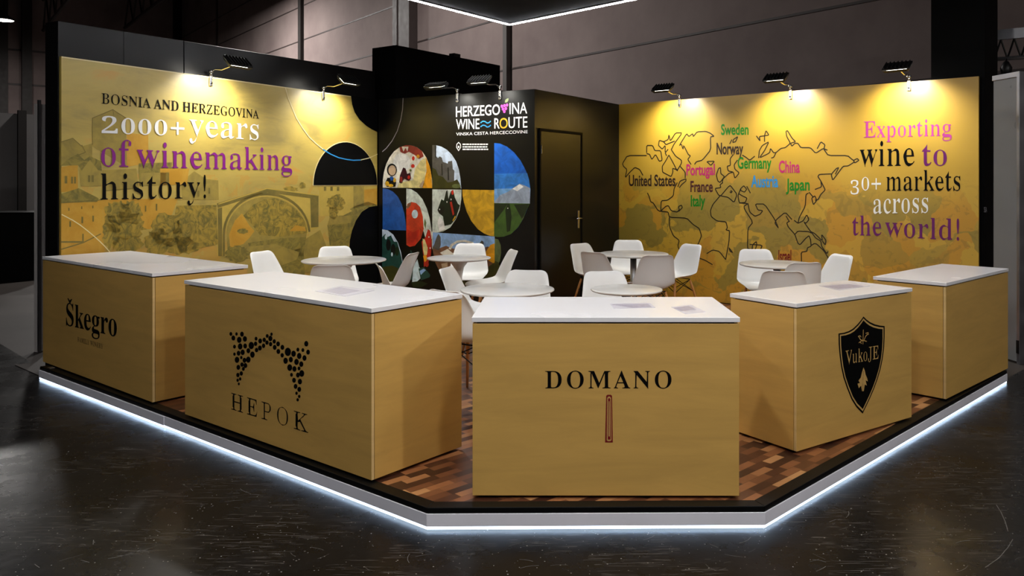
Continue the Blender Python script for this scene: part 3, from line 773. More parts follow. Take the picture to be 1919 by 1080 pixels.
# closet door in the side wall
d0, dz = PL_S.sz(1012, 246); d1 = PL_S.sz(1087, 256)[0]
mb = MB(); face_box(mb, PL_S, d0, d1, -0.012, -0.002, DECK + 0.01, dz)
door = structure(mb.build('door_1', 'black_panel', bevel=0.002))
mb = MB()
face_box(mb, PL_S, d0 - 0.035, d0 - 0.004, -0.02, 0.0, DECK, dz + 0.035); face_box(mb, PL_S, d1 + 0.004, d1 + 0.035, -0.02, 0.0, DECK, dz + 0.035)
face_box(mb, PL_S, d0 - 0.035, d1 + 0.035, -0.02, 0.0, dz + 0.004, dz + 0.035)
mb.build('door_frame', 'black_paint', door)
hs, hz = PL_S.sz(1082, 412)
mb = MB(); face_box(mb, PL_S, hs - 0.022, hs + 0.022, -0.022, -0.012, hz - 0.11, hz + 0.12); mb.build('handle_plate', 'chrome', door, bevel=0.004)
mb = MB(); mb.tube([PL_S.P(hs, -0.02, hz + 0.02), PL_S.P(hs, -0.065, hz + 0.02), PL_S.P(hs - 0.13, -0.068, hz + 0.02)], 0.010, 8); mb.build('lever_handle', 'chrome', door, True)
for zz in (dz - 0.22, DECK + 0.25):
    mb = MB(); mb.tube([PL_S.P(d0 - 0.004, -0.024, zz - 0.05), PL_S.P(d0 - 0.004, -0.024, zz + 0.05)], 0.009, 8); mb.build('hinge', 'chrome', door)

# tall black store tower behind the closet, and the black pillar at the end of the map wall
T0 = Vector(at_depth(742, 10.66))
PL_T = Plane(T0, T0 + Vector((0.565, 0.825)))
tz = CAM_Z + 257 * 10.66 / F_PX
t_end = PL_T.sz(937, 122)[0]
mb = MB(); face_box(mb, PL_T, 0, t_end, 0, 0.46, 0.0, tz)
tw = tag(mb.build('storage_tower', 'black_paint'), 'tall plain black box tower rising behind the photo collage wall', 'tower')
mb = MB(); ts = PL_T.sz(857, 107)[0]
face_box(mb, PL_T, ts - 0.07, ts + 0.07, 0.0, 0.10, tz, tz + 0.05); mb.build('cable_bracket', 'lamp_black', tw)
ps = PL_R.sz(1740, 100)[0]
mb = MB(); face_box(mb, PL_R, ps, PL_R.len + 0.035, 0.10, 0.72, 0.0, 4.6)
pil = tag(mb.build('support_pillar', 'black_paint'), 'square black pillar standing at the near end of the world-map wall', 'pillar')
# pale lettered sticker on the pillar's end face
PE = PL_R.P(PL_R.len + 0.035, 0.085, 0); PE2 = PL_R.P(PL_R.len + 0.035, 0.72, 0)
PL_P = Plane((PE[0], PE[1]), (PE2[0], PE2[1]))
dc = Decal(PL_P, (0, 0, 0), 0); dc.sans('SISA', (1843.5, 398), (1849, 398), 9, off=0.002); dc.build('lettering', 'paper', pil)

# ------------------------------------------------------------------ raised deck with lit plinth
plat = thing('exhibition_platform', 'raised parquet platform with black edge, silver plinth and cool white light line below', 'platform')
inner = [DA, DB, DC, DD, RN, RF, CC, LF, LN]      # deck corners, then the feet of the walls
cxm = sum(p[0] for p in inner) / 9; cym = sum(p[1] for p in inner) / 9
def toward(p, dist):
    v = Vector((cxm - p[0], cym - p[1])); v.normalize(); return (p[0] + v.x * dist, p[1] + v.y * dist)
deck_pts = [toward(p, 0.05) if i < 4 else toward(p, 0.05 if i != 6 else 0.12) for i, p in enumerate(inner)]
MB().prism(deck_pts, 0.03, DECK - 0.004).build('parquet_deck', 'parquet', plat)
RIM = [Vector(p) for p in (DA, DB, DC, DD)]
def rim_offset(d):
    """the open rim line moved inwards by d (outwards if negative), mitred at its corners"""
    out = []
    for i, p in enumerate(RIM):
        t0 = (p - RIM[i - 1]).normalized() if i > 0 else None
        t1 = (RIM[i + 1] - p).normalized() if i < 3 else None
        n0 = Vector((-t0.y, t0.x)) if t0 else None
        n1 = Vector((-t1.y, t1.x)) if t1 else None
        if n0 is None: out.append(p + n1 * d)
        elif n1 is None: out.append(p + n0 * d)
        else:
            m = (n0 + n1).normalized(); out.append(p + m * (d / m.dot(n0)))
    return out
def rim_piece(name, mat, i, d0, d1, z0, z1, f0=0.0, f1=1.0, bevel=0.0):
    A, B = rim_offset(d0), rim_offset(d1)
    q = [A[i].lerp(A[i + 1], f0), A[i].lerp(A[i + 1], f1), B[i].lerp(B[i + 1], f1), B[i].lerp(B[i + 1], f0)]
    return MB().prism([tuple(v) for v in q], z0, z1).build(name, mat, plat, bevel=bevel)
for i in range(3):
    rim_piece('edge_trim', 'rubber', i, 0.0, 0.075, 0.083, DECK, bevel=0.003)
pj = Plane(DA, DB); sj = pj.sz(309, 775)[0] / pj.len
for i, f0, f1, out in ((0, 0.0, sj, 0.006), (0, sj, 1.0, 0.0), (1, 0.0, 1.0, 0.0), (2, 0.0, 1.0, 0.0)):
    rim_piece('fascia_panel', 'fascia', i, -0.004 - out, 0.02, 0.022, 0.083, f0, f1, 0.0015)
    rim_piece('led_strip', 'led_cool', i, 0.002 - out, 0.014, 0.0065, 0.0205, f0, f1)
mb = MB(); mb.box((-0.03, -0.02, DECK), (0.03, 0.02, DECK + 0.004)); 
o = tag(mb.build('cable_tab', 'alu', bevel=0.001), 'tiny silver tab taped on the platform corner by the outermost counter', 'tab')
q = toward(DA, 0.09); o.location = (q[0] + 0.04, q[1] - 0.07, 0); o.rotation_euler = (0, 0, pj.yaw)
pts = [at_z(28, 686, 0.0), at_z(75.5, 680, 0.0), at_z(73.5, 706, 0.0)]
tag(MB().prism(pts, 0.004, 0.010).build('floor_plate', 'hall_floor'), 'small pale triangular cover plate on the black floor beside the platform end', 'floor plate')

# ------------------------------------------------------------------ canopy with lit rim
cz = 3.57
F0 = Vector(at_depth(955, F_PX * 1.9 / 296.0))
cl = Vector((-0.586, -0.81)).normalized(); cr = Vector((0.719, -0.695)).normalized()
cp = [tuple(F0), tuple(F0 + cl * 6.0), tuple(F0 + cl * 6.0 + cr * 5.6), tuple(F0 + cr * 5.6)]
can = thing('light_canopy', 'black suspended canopy with a thin white light line around its rim', 'canopy')
def inset(pts, d):
    n = len(pts); c0 = Vector((sum(p[0] for p in pts) / n, sum(p[1] for p in pts) / n)); out = []
    for i in range(n):
        p = Vector(pts[i]); a = (Vector(pts[i - 1]) - p).normalized(); b = (Vector(pts[(i + 1) % n]) - p).normalized()
        out.append(tuple(p + (a + b) * d))
    return out
MB().prism(inset(cp, 0.06), cz, cz + 0.42).build('canopy_slab', 'black_paint', can)
for i in range(4):
    A, B = Vector(cp[i]), Vector(cp[(i + 1) % 4])
    c0 = Vector((sum(p[0] for p in cp) / 4, sum(p[1] for p in cp) / 4))
    pl = Plane(A, B)
    if (c0 - pl.O).dot(pl.y) < 0: pl = Plane(B, A)
    mb = MB(); face_box(mb, pl, 0.0, pl.len, 0.0, 0.05, cz - 0.012, cz + 0.05); mb.build('rim_profile', 'alu', can)
    mb = MB(); face_box(mb, pl, 0.02, pl.len - 0.02, 0.006, 0.044, cz - 0.016, cz - 0.0125); mb.build('led_strip', 'led_white', can)
for x, y, k in ((0.5, 1.9, 1.0), (1.5, 3.0, 0.6), (-0.45, 3.9, 1.8)):  # added lamps, out of view under the canopy, to fill the counter faces
    MB().lathe([(0.0, cz - 0.004), (0.075, cz - 0.004), (0.085, cz + 0.0), (0.085, cz + 0.02), (0.0, cz + 0.02)], 20, (x, y)).build('fill_downlight', 'hall_diffuser', can)
    ld = bpy.data.lights.new('fill_downlight_beam', 'SPOT'); ld.energy = FILL_DOWNLIGHT_W * k; ld.spot_size = math.radians(150); ld.spot_blend = 0.6; ld.shadow_soft_size = 0.07; ld.color = (1.0, 0.97, 0.93)
    lo = bpy.data.objects.new('fill_downlight_beam', ld); C.objects.link(lo); lo.parent = can; lo.location = (x, y, cz - 0.09); lo.rotation_euler = (0.25 if y < 3.5 else 0.0, 0, 0)
for p in inset(cp, 0.5):
    mb = MB(); mb.tube([(p[0], p[1], cz + 0.4), (p[0], p[1], 12.99)], 0.006, 6); mb.build('suspension_cable', 'dark_metal', can)
# ------------------------------------------------------------------ arm spotlights
def arm_spot(pl, px, label, watts=1.0, reach=0.42, rise=0.12, group='clamp spotlights', swing=0.0, thick=0.09, tilt=34):
    s = pl.sz(px, HY)[0]
    loc = pl.P(s, 0.0, TOP)
    o = thing('arm_spotlight', label, 'spotlight', loc, pl.yaw, group)
    mb = MB(); mb.box((-0.018, -0.018, -0.10), (0.018, -0.007, 0.012)); mb.box((-0.018, -0.018, 0.003), (0.018, thick, 0.012))
    if thick > 0.04: mb.box((-0.018, thick - 0.008, -0.03), (0.018, thick, 0.012))
    mb.build('clamp', 'chrome', o, bevel=0.002)
    MB().tube([(0.0, -0.017, -0.07), (0.0, -0.028, -0.07)], 0.010, 10).build('clamp_screw', 'dark_metal', o)
    mb = MB(); mb.tube([(0, -0.01, 0.012), (0, -0.012, 0.05)], 0.014, 10); mb.tube([(-0.022, -0.014, 0.055), (0.022, -0.014, 0.055)], 0.015, 10)
    mb.build('knuckle', 'chrome', o, True)
    arm = [(0, -0.014, 0.055), (0.0 + swing * 0.3, -0.08, 0.075), (swing * 0.6, -0.18, 0.062), (swing, -reach + 0.05, rise - 0.02), (swing, -reach, rise)]
    MB().tube(arm, 0.008, 8).build('arm', 'chrome', o, True)
    R = Matrix.Translation((swing, -reach, rise)) @ Matrix.Rotation(math.radians(tilt), 4, 'X')
    mb = MB(); mb.box((-0.14, -0.075, 0.0), (0.14, 0.075, 0.018), 0, R)
    mb.add([tuple(R @ Vector(p)) for p in ((-0.14, -0.075, 0), (0.14, -0.075, 0), (0.14, 0.075, 0), (-0.14, 0.075, 0), (-0.12, -0.06, -0.035), (0.12, -0.06, -0.035), (0.12, 0.06, -0.035), (-0.12, 0.06, -0.035))],
           [(0, 1, 5, 4), (1, 2, 6, 5), (2, 3, 7, 6), (3, 0, 4, 7)])
    hd = mb.build('lamp_head', 'lamp_black', o, bevel=0.003)
    mb = MB()
    for i in range(7):
        x = -0.12 + 0.04 * i; mb.box((x - 0.004, -0.065, 0.018), (x + 0.004, 0.065, 0.036), 0, R)
    mb.build('cooling_fin', 'lamp_black', hd)
    MB().box((-0.10, -0.05, -0.020), (0.10, 0.05, -0.012), 0, R).build('lens', 'lens', hd)
    ld = bpy.data.lights.new('spotlight_beam', 'SPOT'); ld.energy = SPOT_W * watts; ld.spot_size = math.radians(128); ld.spot_blend = 0.9
    ld.shadow_soft_size = 0.02; ld.color = (1.0, 0.965, 0.88)
    lo = bpy.data.objects.new('spotlight_beam', ld); C.objects.link(lo); lo.parent = o
    src = R @ Vector((0, 0, -0.037)); lo.location = src
    aim = Vector((swing * 0.6, 0.0, -0.7)) - src
    lo.rotation_euler = aim.to_track_quat('-Z', 'Y').to_euler()
    return o
arm_spot(PL_L, 394, 'chrome clamp spotlight above the headline on the bridge mural', thick=0.028, tilt=42)
arm_spot(PL_L, 605, 'chrome clamp spotlight above the black half disc of the bridge mural', thick=0.028, tilt=42)
arm_spot(PL_C, 858, 'clamp spotlight on the black collage wall with its bright lens showing', 0.45, 0.36, 0.07, swing=-0.06, thick=0.066, tilt=20)
arm_spot(PL_C, 938, 'clamp spotlight above the grape cluster emblem on the collage wall', 0.45, 0.36, 0.10, swing=-0.06, thick=0.066)
arm_spot(PL_R, 1274, 'clamp spotlight above the map wall beside the black closet')
arm_spot(PL_R, 1482, 'middle clamp spotlight above the outline of Asia on the map wall')
arm_spot(PL_R, 1704, 'clamp spotlight above the export slogan beside the black pillar')

# ------------------------------------------------------------------ serving counters
S_ = 0.86
LOGO_PLANES = {}
def counter(key, label, F, deg, wu, wv, h):
    """F nearest corner, u edge at angle deg, v edge 90 degrees further"""
    a = math.radians(deg); F = (F[0] * S_, F[1] * S_); wu *= S_; wv *= S_; h *= S_
    o = thing('counter', label, 'counter', (F[0], F[1], DECK), a, 'plywood serving counters')
    t = 0.018; zb, zt = 0.012, h - 0.032
    # the logo board covers the full long face; the other boards butt against it
    if wv > wu: boards = [('front_board', (0, 0), (t, wv)), ('side_board', (t + 0.003, 0), (wu, t)), ('side_board', (t + 0.003, wv - t), (wu, wv)), ('back_board', (wu - t, t + 0.001), (wu, wv - t - 0.001))]
    else: boards = [('front_board', (0, 0), (wu, t)), ('side_board', (0, t + 0.003), (t, wv)), ('side_board', (wu - t, t + 0.003), (wu, wv)), ('back_board', (t + 0.001, wv - t), (wu - t - 0.001, wv))]
    for nm, p, q in boards:
        mb = MB().box((p[0], p[1], zb), (q[0], q[1], zt))
        if nm == 'front_board': mb.mi = [1, 1, 1, 0, 1, 0] if wv > wu else [1, 1, 0, 1, 0, 1]      # cut plywood edge
        mb.build(nm, ['ply', 'ply_edge'], o, bevel=0.0012)
    MB().box((0.02, 0.02, zt - 0.02), (wu - 0.02, wv - 0.02, h - 0.024)).build('shadow_gap', 'black_gap', o)
    MB().box((-0.004, -0.004, h - 0.024), (wu + 0.004, wv + 0.004, h)).build('worktop', 'white_top', o, bevel=0.002)
    for x in (0.05, wu - 0.05):
        for y in (0.05, wv - 0.05):
            MB().lathe([(0.022, 0.0), (0.022, 0.0125)], 12, (x, y)).build('glide_foot', 'dark_metal', o)
    u = Vector((math.cos(a), math.sin(a))); v = Vector((-math.sin(a), math.cos(a))); f = Vector(F)
    LOGO_PLANES[key] = (o, Plane(f, f + u * wu), Plane(f + v * wv, f), (F[0], F[1], DECK), a, DECK + h)
    return o
counter('ske', 'plywood counter at the platform end by the black floor edge, with a lowercase serif wordmark', (-3.273, 6.439), 51.5, 0.837, 2.356, 1.068)
counter('heg', 'plywood counter with a logo of black grape dots forming an arch', (-1.096, 4.754), 52.3, 0.772, 2.224, 1.053)
counter('dom', 'plywood counter facing straight out with wide black capitals over a slim red emblem', (-0.464, 4.527), -0.2, 1.529, 0.799, 1.038)
counter('vuk', 'plywood counter with a black and gold shield crest', (1.622, 5.262), 34.7, 1.363, 0.582, 1.003)
counter('bak', 'plain plywood counter without a logo at the map wall end of the platform', (3.252, 6.533), 43.6, 1.574, 0.608, 0.979)

def logo(key, face):
    o, pu, pv, loc, a, _ = LOGO_PLANES[key]
    return o, Decal(pu if face == 'u' else pv, loc, a)

# lowercase wordmark
o, dc = logo('ske', 'v')
dc.serif('Skegro', (124, 609.5), (219.3, 631.5), 28.5, 1.0, 0.001)
dc.px([(126.5, 559.5), (128.2, 558.8), (131, 563.5), (134, 560.2), (135.6, 561), (131.6, 569.3), (130.6, 569)], 0.001)
dc.build('wordmark', 'ink_black', o)
o, dc = logo('ske', 'v')
dc.serif('FAMILY WINERY', (145.7, 640.3), (193, 654.2), 8.6, 0.55, 0.001, caps=True, track=60)
dc.build('tagline', 'ink_brown', o)

# arch of grape dots
o, dc = logo('heg', 'v')
zk = zoom(300, 480, 0.42583)
dots = [(312,343,7),(323,361,9),(337,343,6),(349,369,11),(361,344,9),(374,365,10),(353,398,11),(328,399,7),(375,396,9),(402,394,13),(346,428,9),(328,432,6),(364,424,10),(389,417,9),(407,434,11),(339,457,11),(358,447,6),(372,459,9),(389,456,11),(345,490,9),(361,478,8),(376,482,9),(367,497,7),(343,524,8),(358,517,8),(342,547,6),(353,541,6),(347,563,5),
        (423,364,7),(441,374,9),(421,386,8),(440,405,9),(425,414,8),(459,369,8),(456,395,8),(472,352,7),(471,381,8),(486,363,10),(491,344,6),(487,388,8),(503,376,8),(505,402,9),(520,387,9),(521,420,9),(539,402,9),(538,437,8),(563,422,15),(588,430,11),(607,412,7),(629,414,7),(644,386,10),(652,423,9),(553,461,11),(576,456,10),(601,466,11),(613,440,11),(636,449,10),(622,476,10),(571,491,12),(592,497,10),(612,495,7),(624,517,12),(579,523,7),(590,547,9),(607,524,9),(616,553,10),(597,574,9),(613,587,9),(601,604,6),(613,618,6),(606,633,6)]
for x, y, r in dots:
    (X, Y), = zk([(x, y)]); dc.ellipse(X, Y, r * 0.39, r * 0.53, 0.001, n=14)
dc.build('dot_emblem', 'ink_black', o)
o, dc = logo('heg', 'v')
dc.serif('HEPOK', (433.5, 767.2), (578, 811.8), 31.0, 0.38, 0.001, caps=True, track=190)
dc.build('wordmark', 'ink_black', o)

# wide capitals and slim emblem
o, dc = logo('dom', 'u')
dc.serif('DOMANO', (1021.6, 728), (1258.4, 728), 32.5, 0.8, 0.001, caps=True, track=95)
dc.build('wordmark', 'ink_black', o)
o, dc = logo('dom', 'u')
dc.px([(1136, 742), (1138.5, 740), (1144.5, 740), (1147, 742), (1148.4, 829.5), (1134, 829.5)], 0.001)
dc.px([(1138, 746), (1140, 743.4), (1143, 743.4), (1145, 746), (1145.8, 825), (1143.4, 827), (1139, 827), (1137, 825)], 0.0016, 1)
dc.px([(1139.4, 748), (1141.5, 745.5), (1143.6, 748), (1144.2, 824), (1138.8, 824)], 0.0022, 0)
dc.px([(1140.8, 752), (1142.2, 752), (1142.6, 818), (1140.4, 818)], 0.0028, 1)
dc.build('red_emblem', ['ink_red', 'ink_gold'], o)

# shield crest
o, dc = logo('vuk', 'u')
zk = zoom(1340, 480, 0.35176)
shield = [(790,322),(806,338),(825,352),(850,364),(880,371),(903,373),(903,430),(900,490),(893,545),(882,600),(866,655),(846,710),(822,765),(786,840),(752,805),(727,765),(703,705),(684,650),(671,590),(663,530),(658,470),(657,413),(685,409),(712,400),(735,386),(760,362),(776,342)]
cx_, cy_ = 782, 560
def shrink(k): return [(cx_ + (x - cx_) * k, cy_ + (y - cy_) * (k + 0.012)) for x, y in shield]
dc.px(zk(shield), 0.001, 0); dc.px(zk(shrink(0.945)), 0.0016, 1); dc.px(zk(shrink(0.902)), 0.0022, 0)
dc.serif('VukoJE', (1583.6, 683.4), (1645.6, 672.2), 17.5, 0.5, 0.0028, mi=1)
def gl(pts, w): dc.line(zk(pts), w, 0.0028, 1)
gl([(788, 392), (786, 470)], 1.6); gl([(762, 425), (772, 445), (786, 452)], 1.8); gl([(812, 415), (800, 428), (790, 452)], 1.8); gl([(764, 462), (784, 448), (806, 455)], 1.5)
gl([(760, 430), (770, 424), (776, 432)], 1.4); gl([(800, 412), (814, 408), (815, 420)], 1.4); gl([(770, 458), (778, 466)], 1.3)
dc.px(zk([(789, 594), (796, 612), (800, 632), (808, 650), (812, 668), (800, 662), (806, 690), (796, 684), (790, 720), (785, 754), (781, 720), (776, 690), (764, 704), (757, 680), (770, 676), (762, 664), (774, 648), (780, 622)]), 0.0028, 1)
gl([(789, 612), (786, 660), (784, 740)], 1.0)
dc.mb.mi[-3:] = [0] * 3 if len(dc.mb.mi) >= 3 else dc.mb.mi
dc.build('shield_crest', ['ink_black', 'ink_gold'], o)

# printed sheets lying on the worktops
def sheet(key, quad, inner, label):
    top = LOGO_PLANES[key][5]
    q = [at_z(x, y, top) for x, y in quad]
    c0 = (sum(p[0] for p in q) / 4, sum(p[1] for p in q) / 4)
    o = tag(MB().prism([(p[0] - c0[0], p[1] - c0[1]) for p in q], 0.0, 0.0012).build('leaflet', 'paper'), label, 'leaflet', 'printed sheets on the counters')
    o.location = (c0[0], c0[1], top + 0.0003)
    if inner:
        p = [at_z(x, y, top + 0.002) for x, y in inner]
        MB().prism([(x - c0[0], y - c0[1]) for x, y in p], 0.0012, 0.0016).build('printed_area', 'paper_print', o)
sheet('heg', [(590, 546), (640, 536.5), (702, 545), (648, 556)], [(604, 545.5), (636, 538.5), (676, 545), (640, 552)], 'printed sheet lying on the counter with the grape dot arch')
sheet('dom', [(1143, 570), (1218, 568), (1228, 577), (1150, 579)], [(1147, 571), (1214, 569.5), (1222, 576), (1186, 577)], 'longer printed sheet on the counter with the red emblem')
sheet('dom', [(1258, 576), (1296, 571.5), (1322, 585), (1284, 589)], [(1262, 577), (1290, 573.5), (1305, 580), (1277, 583.5)], 'smaller crumpled sheet on the counter with the red emblem, beside its worktop end')
sheet('vuk', [(1535, 536), (1594, 531.5), (1630, 536.5), (1572, 544.5)], [(1543, 536.5), (1592, 532.8), (1618, 536.5), (1572, 542)], 'printed sheet lying on the counter with the shield crest')
# ------------------------------------------------------------------ tables
def table(px, py, rad, label, kind='tulip'):
    h = 0.745
    x, y = at_z(px, py, DECK + h)
    o = thing('round_table', label, 'table', (x, y, DECK), 0, 'round white bistro tables')
    MB().lathe([(0.0, h - 0.024), (rad - 0.03, h - 0.024), (rad - 0.006, h - 0.016), (rad, h - 0.009), (rad - 0.003, h - 0.002), (rad - 0.008, h), (0.0, h)], 56).build('tabletop', 'table_white', o, True)
    if kind == 'tulip':
        MB().lathe([(0.0, 0.0), (0.185, 0.0), (0.188, 0.008), (0.16, 0.02), (0.09, 0.045), (0.055, 0.09), (0.036, 0.18), (0.032, 0.36), (0.036, 0.54), (0.055, 0.64), (0.10, 0.70), (0.14, h - 0.026), (0.0, h - 0.026)], 32).build('pedestal', 'table_white', o, True)
    else:
        MB().lathe([(0.0, 0.0), (0.16, 0.0), (0.16, 0.010), (0.15, 0.014), (0.0, 0.014)], 32).build('base_plate', 'alu', o, True)
        MB().lathe([(0.036, 0.014), (0.036, h - 0.03)], 24).build('column', 'alu', o, True)
        MB().lathe([(0.0, h - 0.036), (0.11, h - 0.036), (0.11, h - 0.025), (0.0, h - 0.025)], 24).build('mounting_plate', 'dark_metal', o)
    return x, y
T1 = table(645, 486.5, 0.435, 'round white table in front of the bridge mural')
T2 = table(860, 482.5, 0.345, 'round white pedestal table in front of the photo collage')
T3 = table(951, 541, 0.36, 'round white table just behind the red emblem counter, on its grape dot counter side')
T4 = table(1187, 475, 0.40, 'round white table with grey column beside the closet door', 'column')
T5 = table(1174, 541, 0.275, 'small round white table behind the middle of the red emblem counter', 'column')
T6 = table(1456, 494, 0.37, 'round cream white table in front of the world map', 'column')

# ------------------------------------------------------------------ shell chairs
PROF = [  # depth (front +), height, half width, edge lift
    (0.235, 0.418, 0.150, 0.000), (0.232, 0.428, 0.185, 0.004), (0.215, 0.440, 0.205, 0.012), (0.16, 0.443, 0.218, 0.026), (0.08, 0.436, 0.228, 0.042),
    (0.0, 0.428, 0.234, 0.056), (-0.08, 0.424, 0.236, 0.070), (-0.145, 0.432, 0.236, 0.080), (-0.188, 0.462, 0.234, 0.082), (-0.208, 0.510, 0.230, 0.076),
    (-0.220, 0.570, 0.222, 0.064), (-0.232, 0.630, 0.210, 0.050), (-0.245, 0.690, 0.197, 0.036), (-0.258, 0.740, 0.186, 0.024), (-0.268, 0.775, 0.176, 0.016),
    (-0.279, 0.798, 0.160, 0.010), (-0.290, 0.808, 0.134, 0.006)]
def make_chair():
    o = thing('shell_chair', 'white moulded shell chair on beech dowel legs', 'chair', (0, 0, 0), 0, 'white shell chairs')
    mb = MB(); NU = 13; n = len(PROF)
    vs_ = []
    for i, (d, h, hw, lift) in enumerate(PROF):
        a = PROF[max(i - 1, 0)]; b = PROF[min(i + 1, n - 1)]
        tx, tz_ = b[0] - a[0], b[1] - a[1]; L = math.hypot(tx, tz_); nx, nz = -tz_ / L * -1, tx / L * -1
        # normal pointing to the sitter's side (up on the seat, forward on the back)
        if nz < 0 and i < 7: nx, nz = -nx, -nz
        if i >= 7 and nx < 0: nx, nz = -nx, -nz
        for k in range(NU):
            u = -1 + 2 * k / (NU - 1)
            e = abs(u) ** 2.6 * lift
            curl = -0.012 * max(0, abs(u) - 0.86) / 0.14
            vs_.append((hw * u, d + nx * (e + curl), h + nz * (e + curl)))
    fs = [(i * NU + k, i * NU + k + 1, (i + 1) * NU + k + 1, (i + 1) * NU + k) for i in range(n - 1) for k in range(NU - 1)]
    mb.add(vs_, fs)
    sh = mb.build('seat_shell', 'white_plastic', o, True)
    sd = sh.modifiers.new('thickness', 'SOLIDIFY'); sd.thickness = 0.009; sd.offset = 0
    ss = sh.modifiers.new('round', 'SUBSURF'); ss.levels = 1; ss.render_levels = 2
    for sx in (-1, 1):
        for (y0, y1) in ((0.115, 0.215), (-0.115, -0.215)):
            lg = MB().tube([(sx * 0.135, y0, 0.405), (sx * 0.150, y0 + (y1 - y0) * 0.2, 0.33), (sx * 0.225, y1, 0.0)], [0.012, 0.0155, 0.009], 10).build('leg', 'beech', o, True)
    mb = MB()
    for sy in (-1, 1):
        mb.tube([(-0.165, 0.145 * sy, 0.27), (0.135, 0.115 * sy, 0.408)], 0.0045, 6); mb.tube([(0.165, 0.145 * sy, 0.27), (-0.135, 0.115 * sy, 0.408)], 0.0045, 6)
    for sx in (-1, 1):
        mb.tube([(sx * 0.165, -0.145, 0.27), (sx * 0.135, 0.115, 0.408)], 0.0045, 6); mb.tube([(sx * 0.165, 0.145, 0.27), (sx * 0.135, -0.115, 0.408)], 0.0045, 6)
    mb.tube([(-0.135, 0.115, 0.412), (0.135, 0.115, 0.412)], 0.006, 6); mb.tube([(-0.135, -0.115, 0.412), (0.135, -0.115, 0.412)], 0.006, 6)
    mb.build('wire_brace', 'dark_metal', o)
    return o
chair0 = make_chair()
first = [True]
def chair(px, py, target, label, group, turn=0.0):
    """back-top centre seen at (px, py); the seat faces target (x, y), turned by turn degrees"""
    x, y = at_z(px, py, DECK + 0.80)
    a = math.atan2(target[1] - y, target[0] - x) + math.radians(turn)
    # chair local +Y is forward: the back top sits 0.28 behind the seat centre
    o = chair0 if first[0] else copy_tree(chair0)
    first[0] = False
    o.location = (x + math.cos(a) * 0.27, y + math.sin(a) * 0.27, DECK + 0.001)
    o.rotation_euler = (0, 0, a - PI / 2)
    o['label'] = label; o['group'] = group
    return o
G1, G2, G3, G4, G5, G6 = ['white shell chairs at the ' + t for t in ('mural table', 'collage table', 'table by the grape dot counter', 'closet door table', 'small table', 'map table')]
chair(490, 473, T1, 'white shell chair alone beside the bridge mural, seat turned towards the table', G1, -8)
chair(628, 463.5, T1, 'white shell chair behind the mural table, backrest rising over the tabletop', G1)
chair(621, 499, T1, 'white shell chair before the mural table, seen from behind below its tabletop', G1)
chair(711, 498, (-0.4, 7.6), 'low white shell chair with shaded back, between the mural table and the collage table', G1, 0)
chair(773, 476, (T1[0], T1[1] + 0.2), 'white shell chair seen edge-on in front of the pomegranate picture', G1)
chair(881, 458, T2, 'white shell chair behind the collage table, rounded back before the bridge photo', G2)
chair(961, 470, T2, 'tilted-looking white shell chair beside the landscape photo, back turned to the closet', G2)
chair(838, 504, T3, 'white shell chair between the collage table pedestal and the grape dot counter', G3, 42)
chair(836, 547, T3, 'white shell chair in the gap between the grape dot and red emblem counters', G3)
chair(989, 509, T3, 'white shell chair facing out behind the red emblem counter, over the table rim', G3)
chair(1087, 458, T4, 'white shell chair against the closet door, facing the column table', G4)
chair(1111, 474, T4, 'white shell chair with its shaded back in front of the closet door', G4)
chair(1177, 451.5, T4, 'white shell chair behind the column table at the closet corner', G4)
chair(1232, 480, T4, 'white shell chair with its broad back turned, hiding the column table rim', G4)
chair(1296, 459.5, T4, 'white shell chair with visible beech legs in front of the ochre map wall', G4)
chair(1132, 511, T5, 'white shell chair facing out behind the small table', G5)
chair(1415, 469, T6, 'white shell chair behind the map table under the outline of Africa', G6)
chair(1468, 510, T6, 'white shell chair closest to the shield crest counter, back turned', G6)
chair(1508, 494, T6, 'white shell chair with greyish back turned, hiding the map table rim', G6)
chair(1577, 479, T6, 'white shell chair furthest along the map wall, facing the map table', G6)
# ------------------------------------------------------------------ bridge mural on the first wall
def graphic(name, label, pl, mat, d0, d1, z1=TOP, s0=0.0, s1=None):
    loc = (pl.O.x, pl.O.y, 0.0)
    s1 = pl.len if s1 is None else s1
    o = MB().box((s0, d0, DECK), (s1, d1, z1)).build(name, mat)
    o.location = loc; o.rotation_euler = (0, 0, pl.yaw)
    tag(o, label, 'wall graphic')
    return o, (lambda: Decal(pl, loc, pl.yaw))
mural_, D = graphic('mural_panel', 'yellow townscape and stone bridge mural with a winemaking headline', PL_L, 'mural_left', 0.0, 0.03, s1=PL_L.len - 0.012)

rb = random.Random(5)
def blob(z, cx, cy, rx, ry, jag=0.16, n=34):
    pts = []
    for k in range(n):
        t = 2 * PI * k / n; r = 1 + rb.uniform(-jag, jag) * (1 + 0.4 * math.sin(5 * t))
        pts.append((cx + rx * r * math.cos(t), cy + ry * r * math.sin(t)))
    return z(pts)
def rect(x0, y0, x1, y1): return [(x0, y0), (x1, y0), (x1, y1), (x0, y1)]

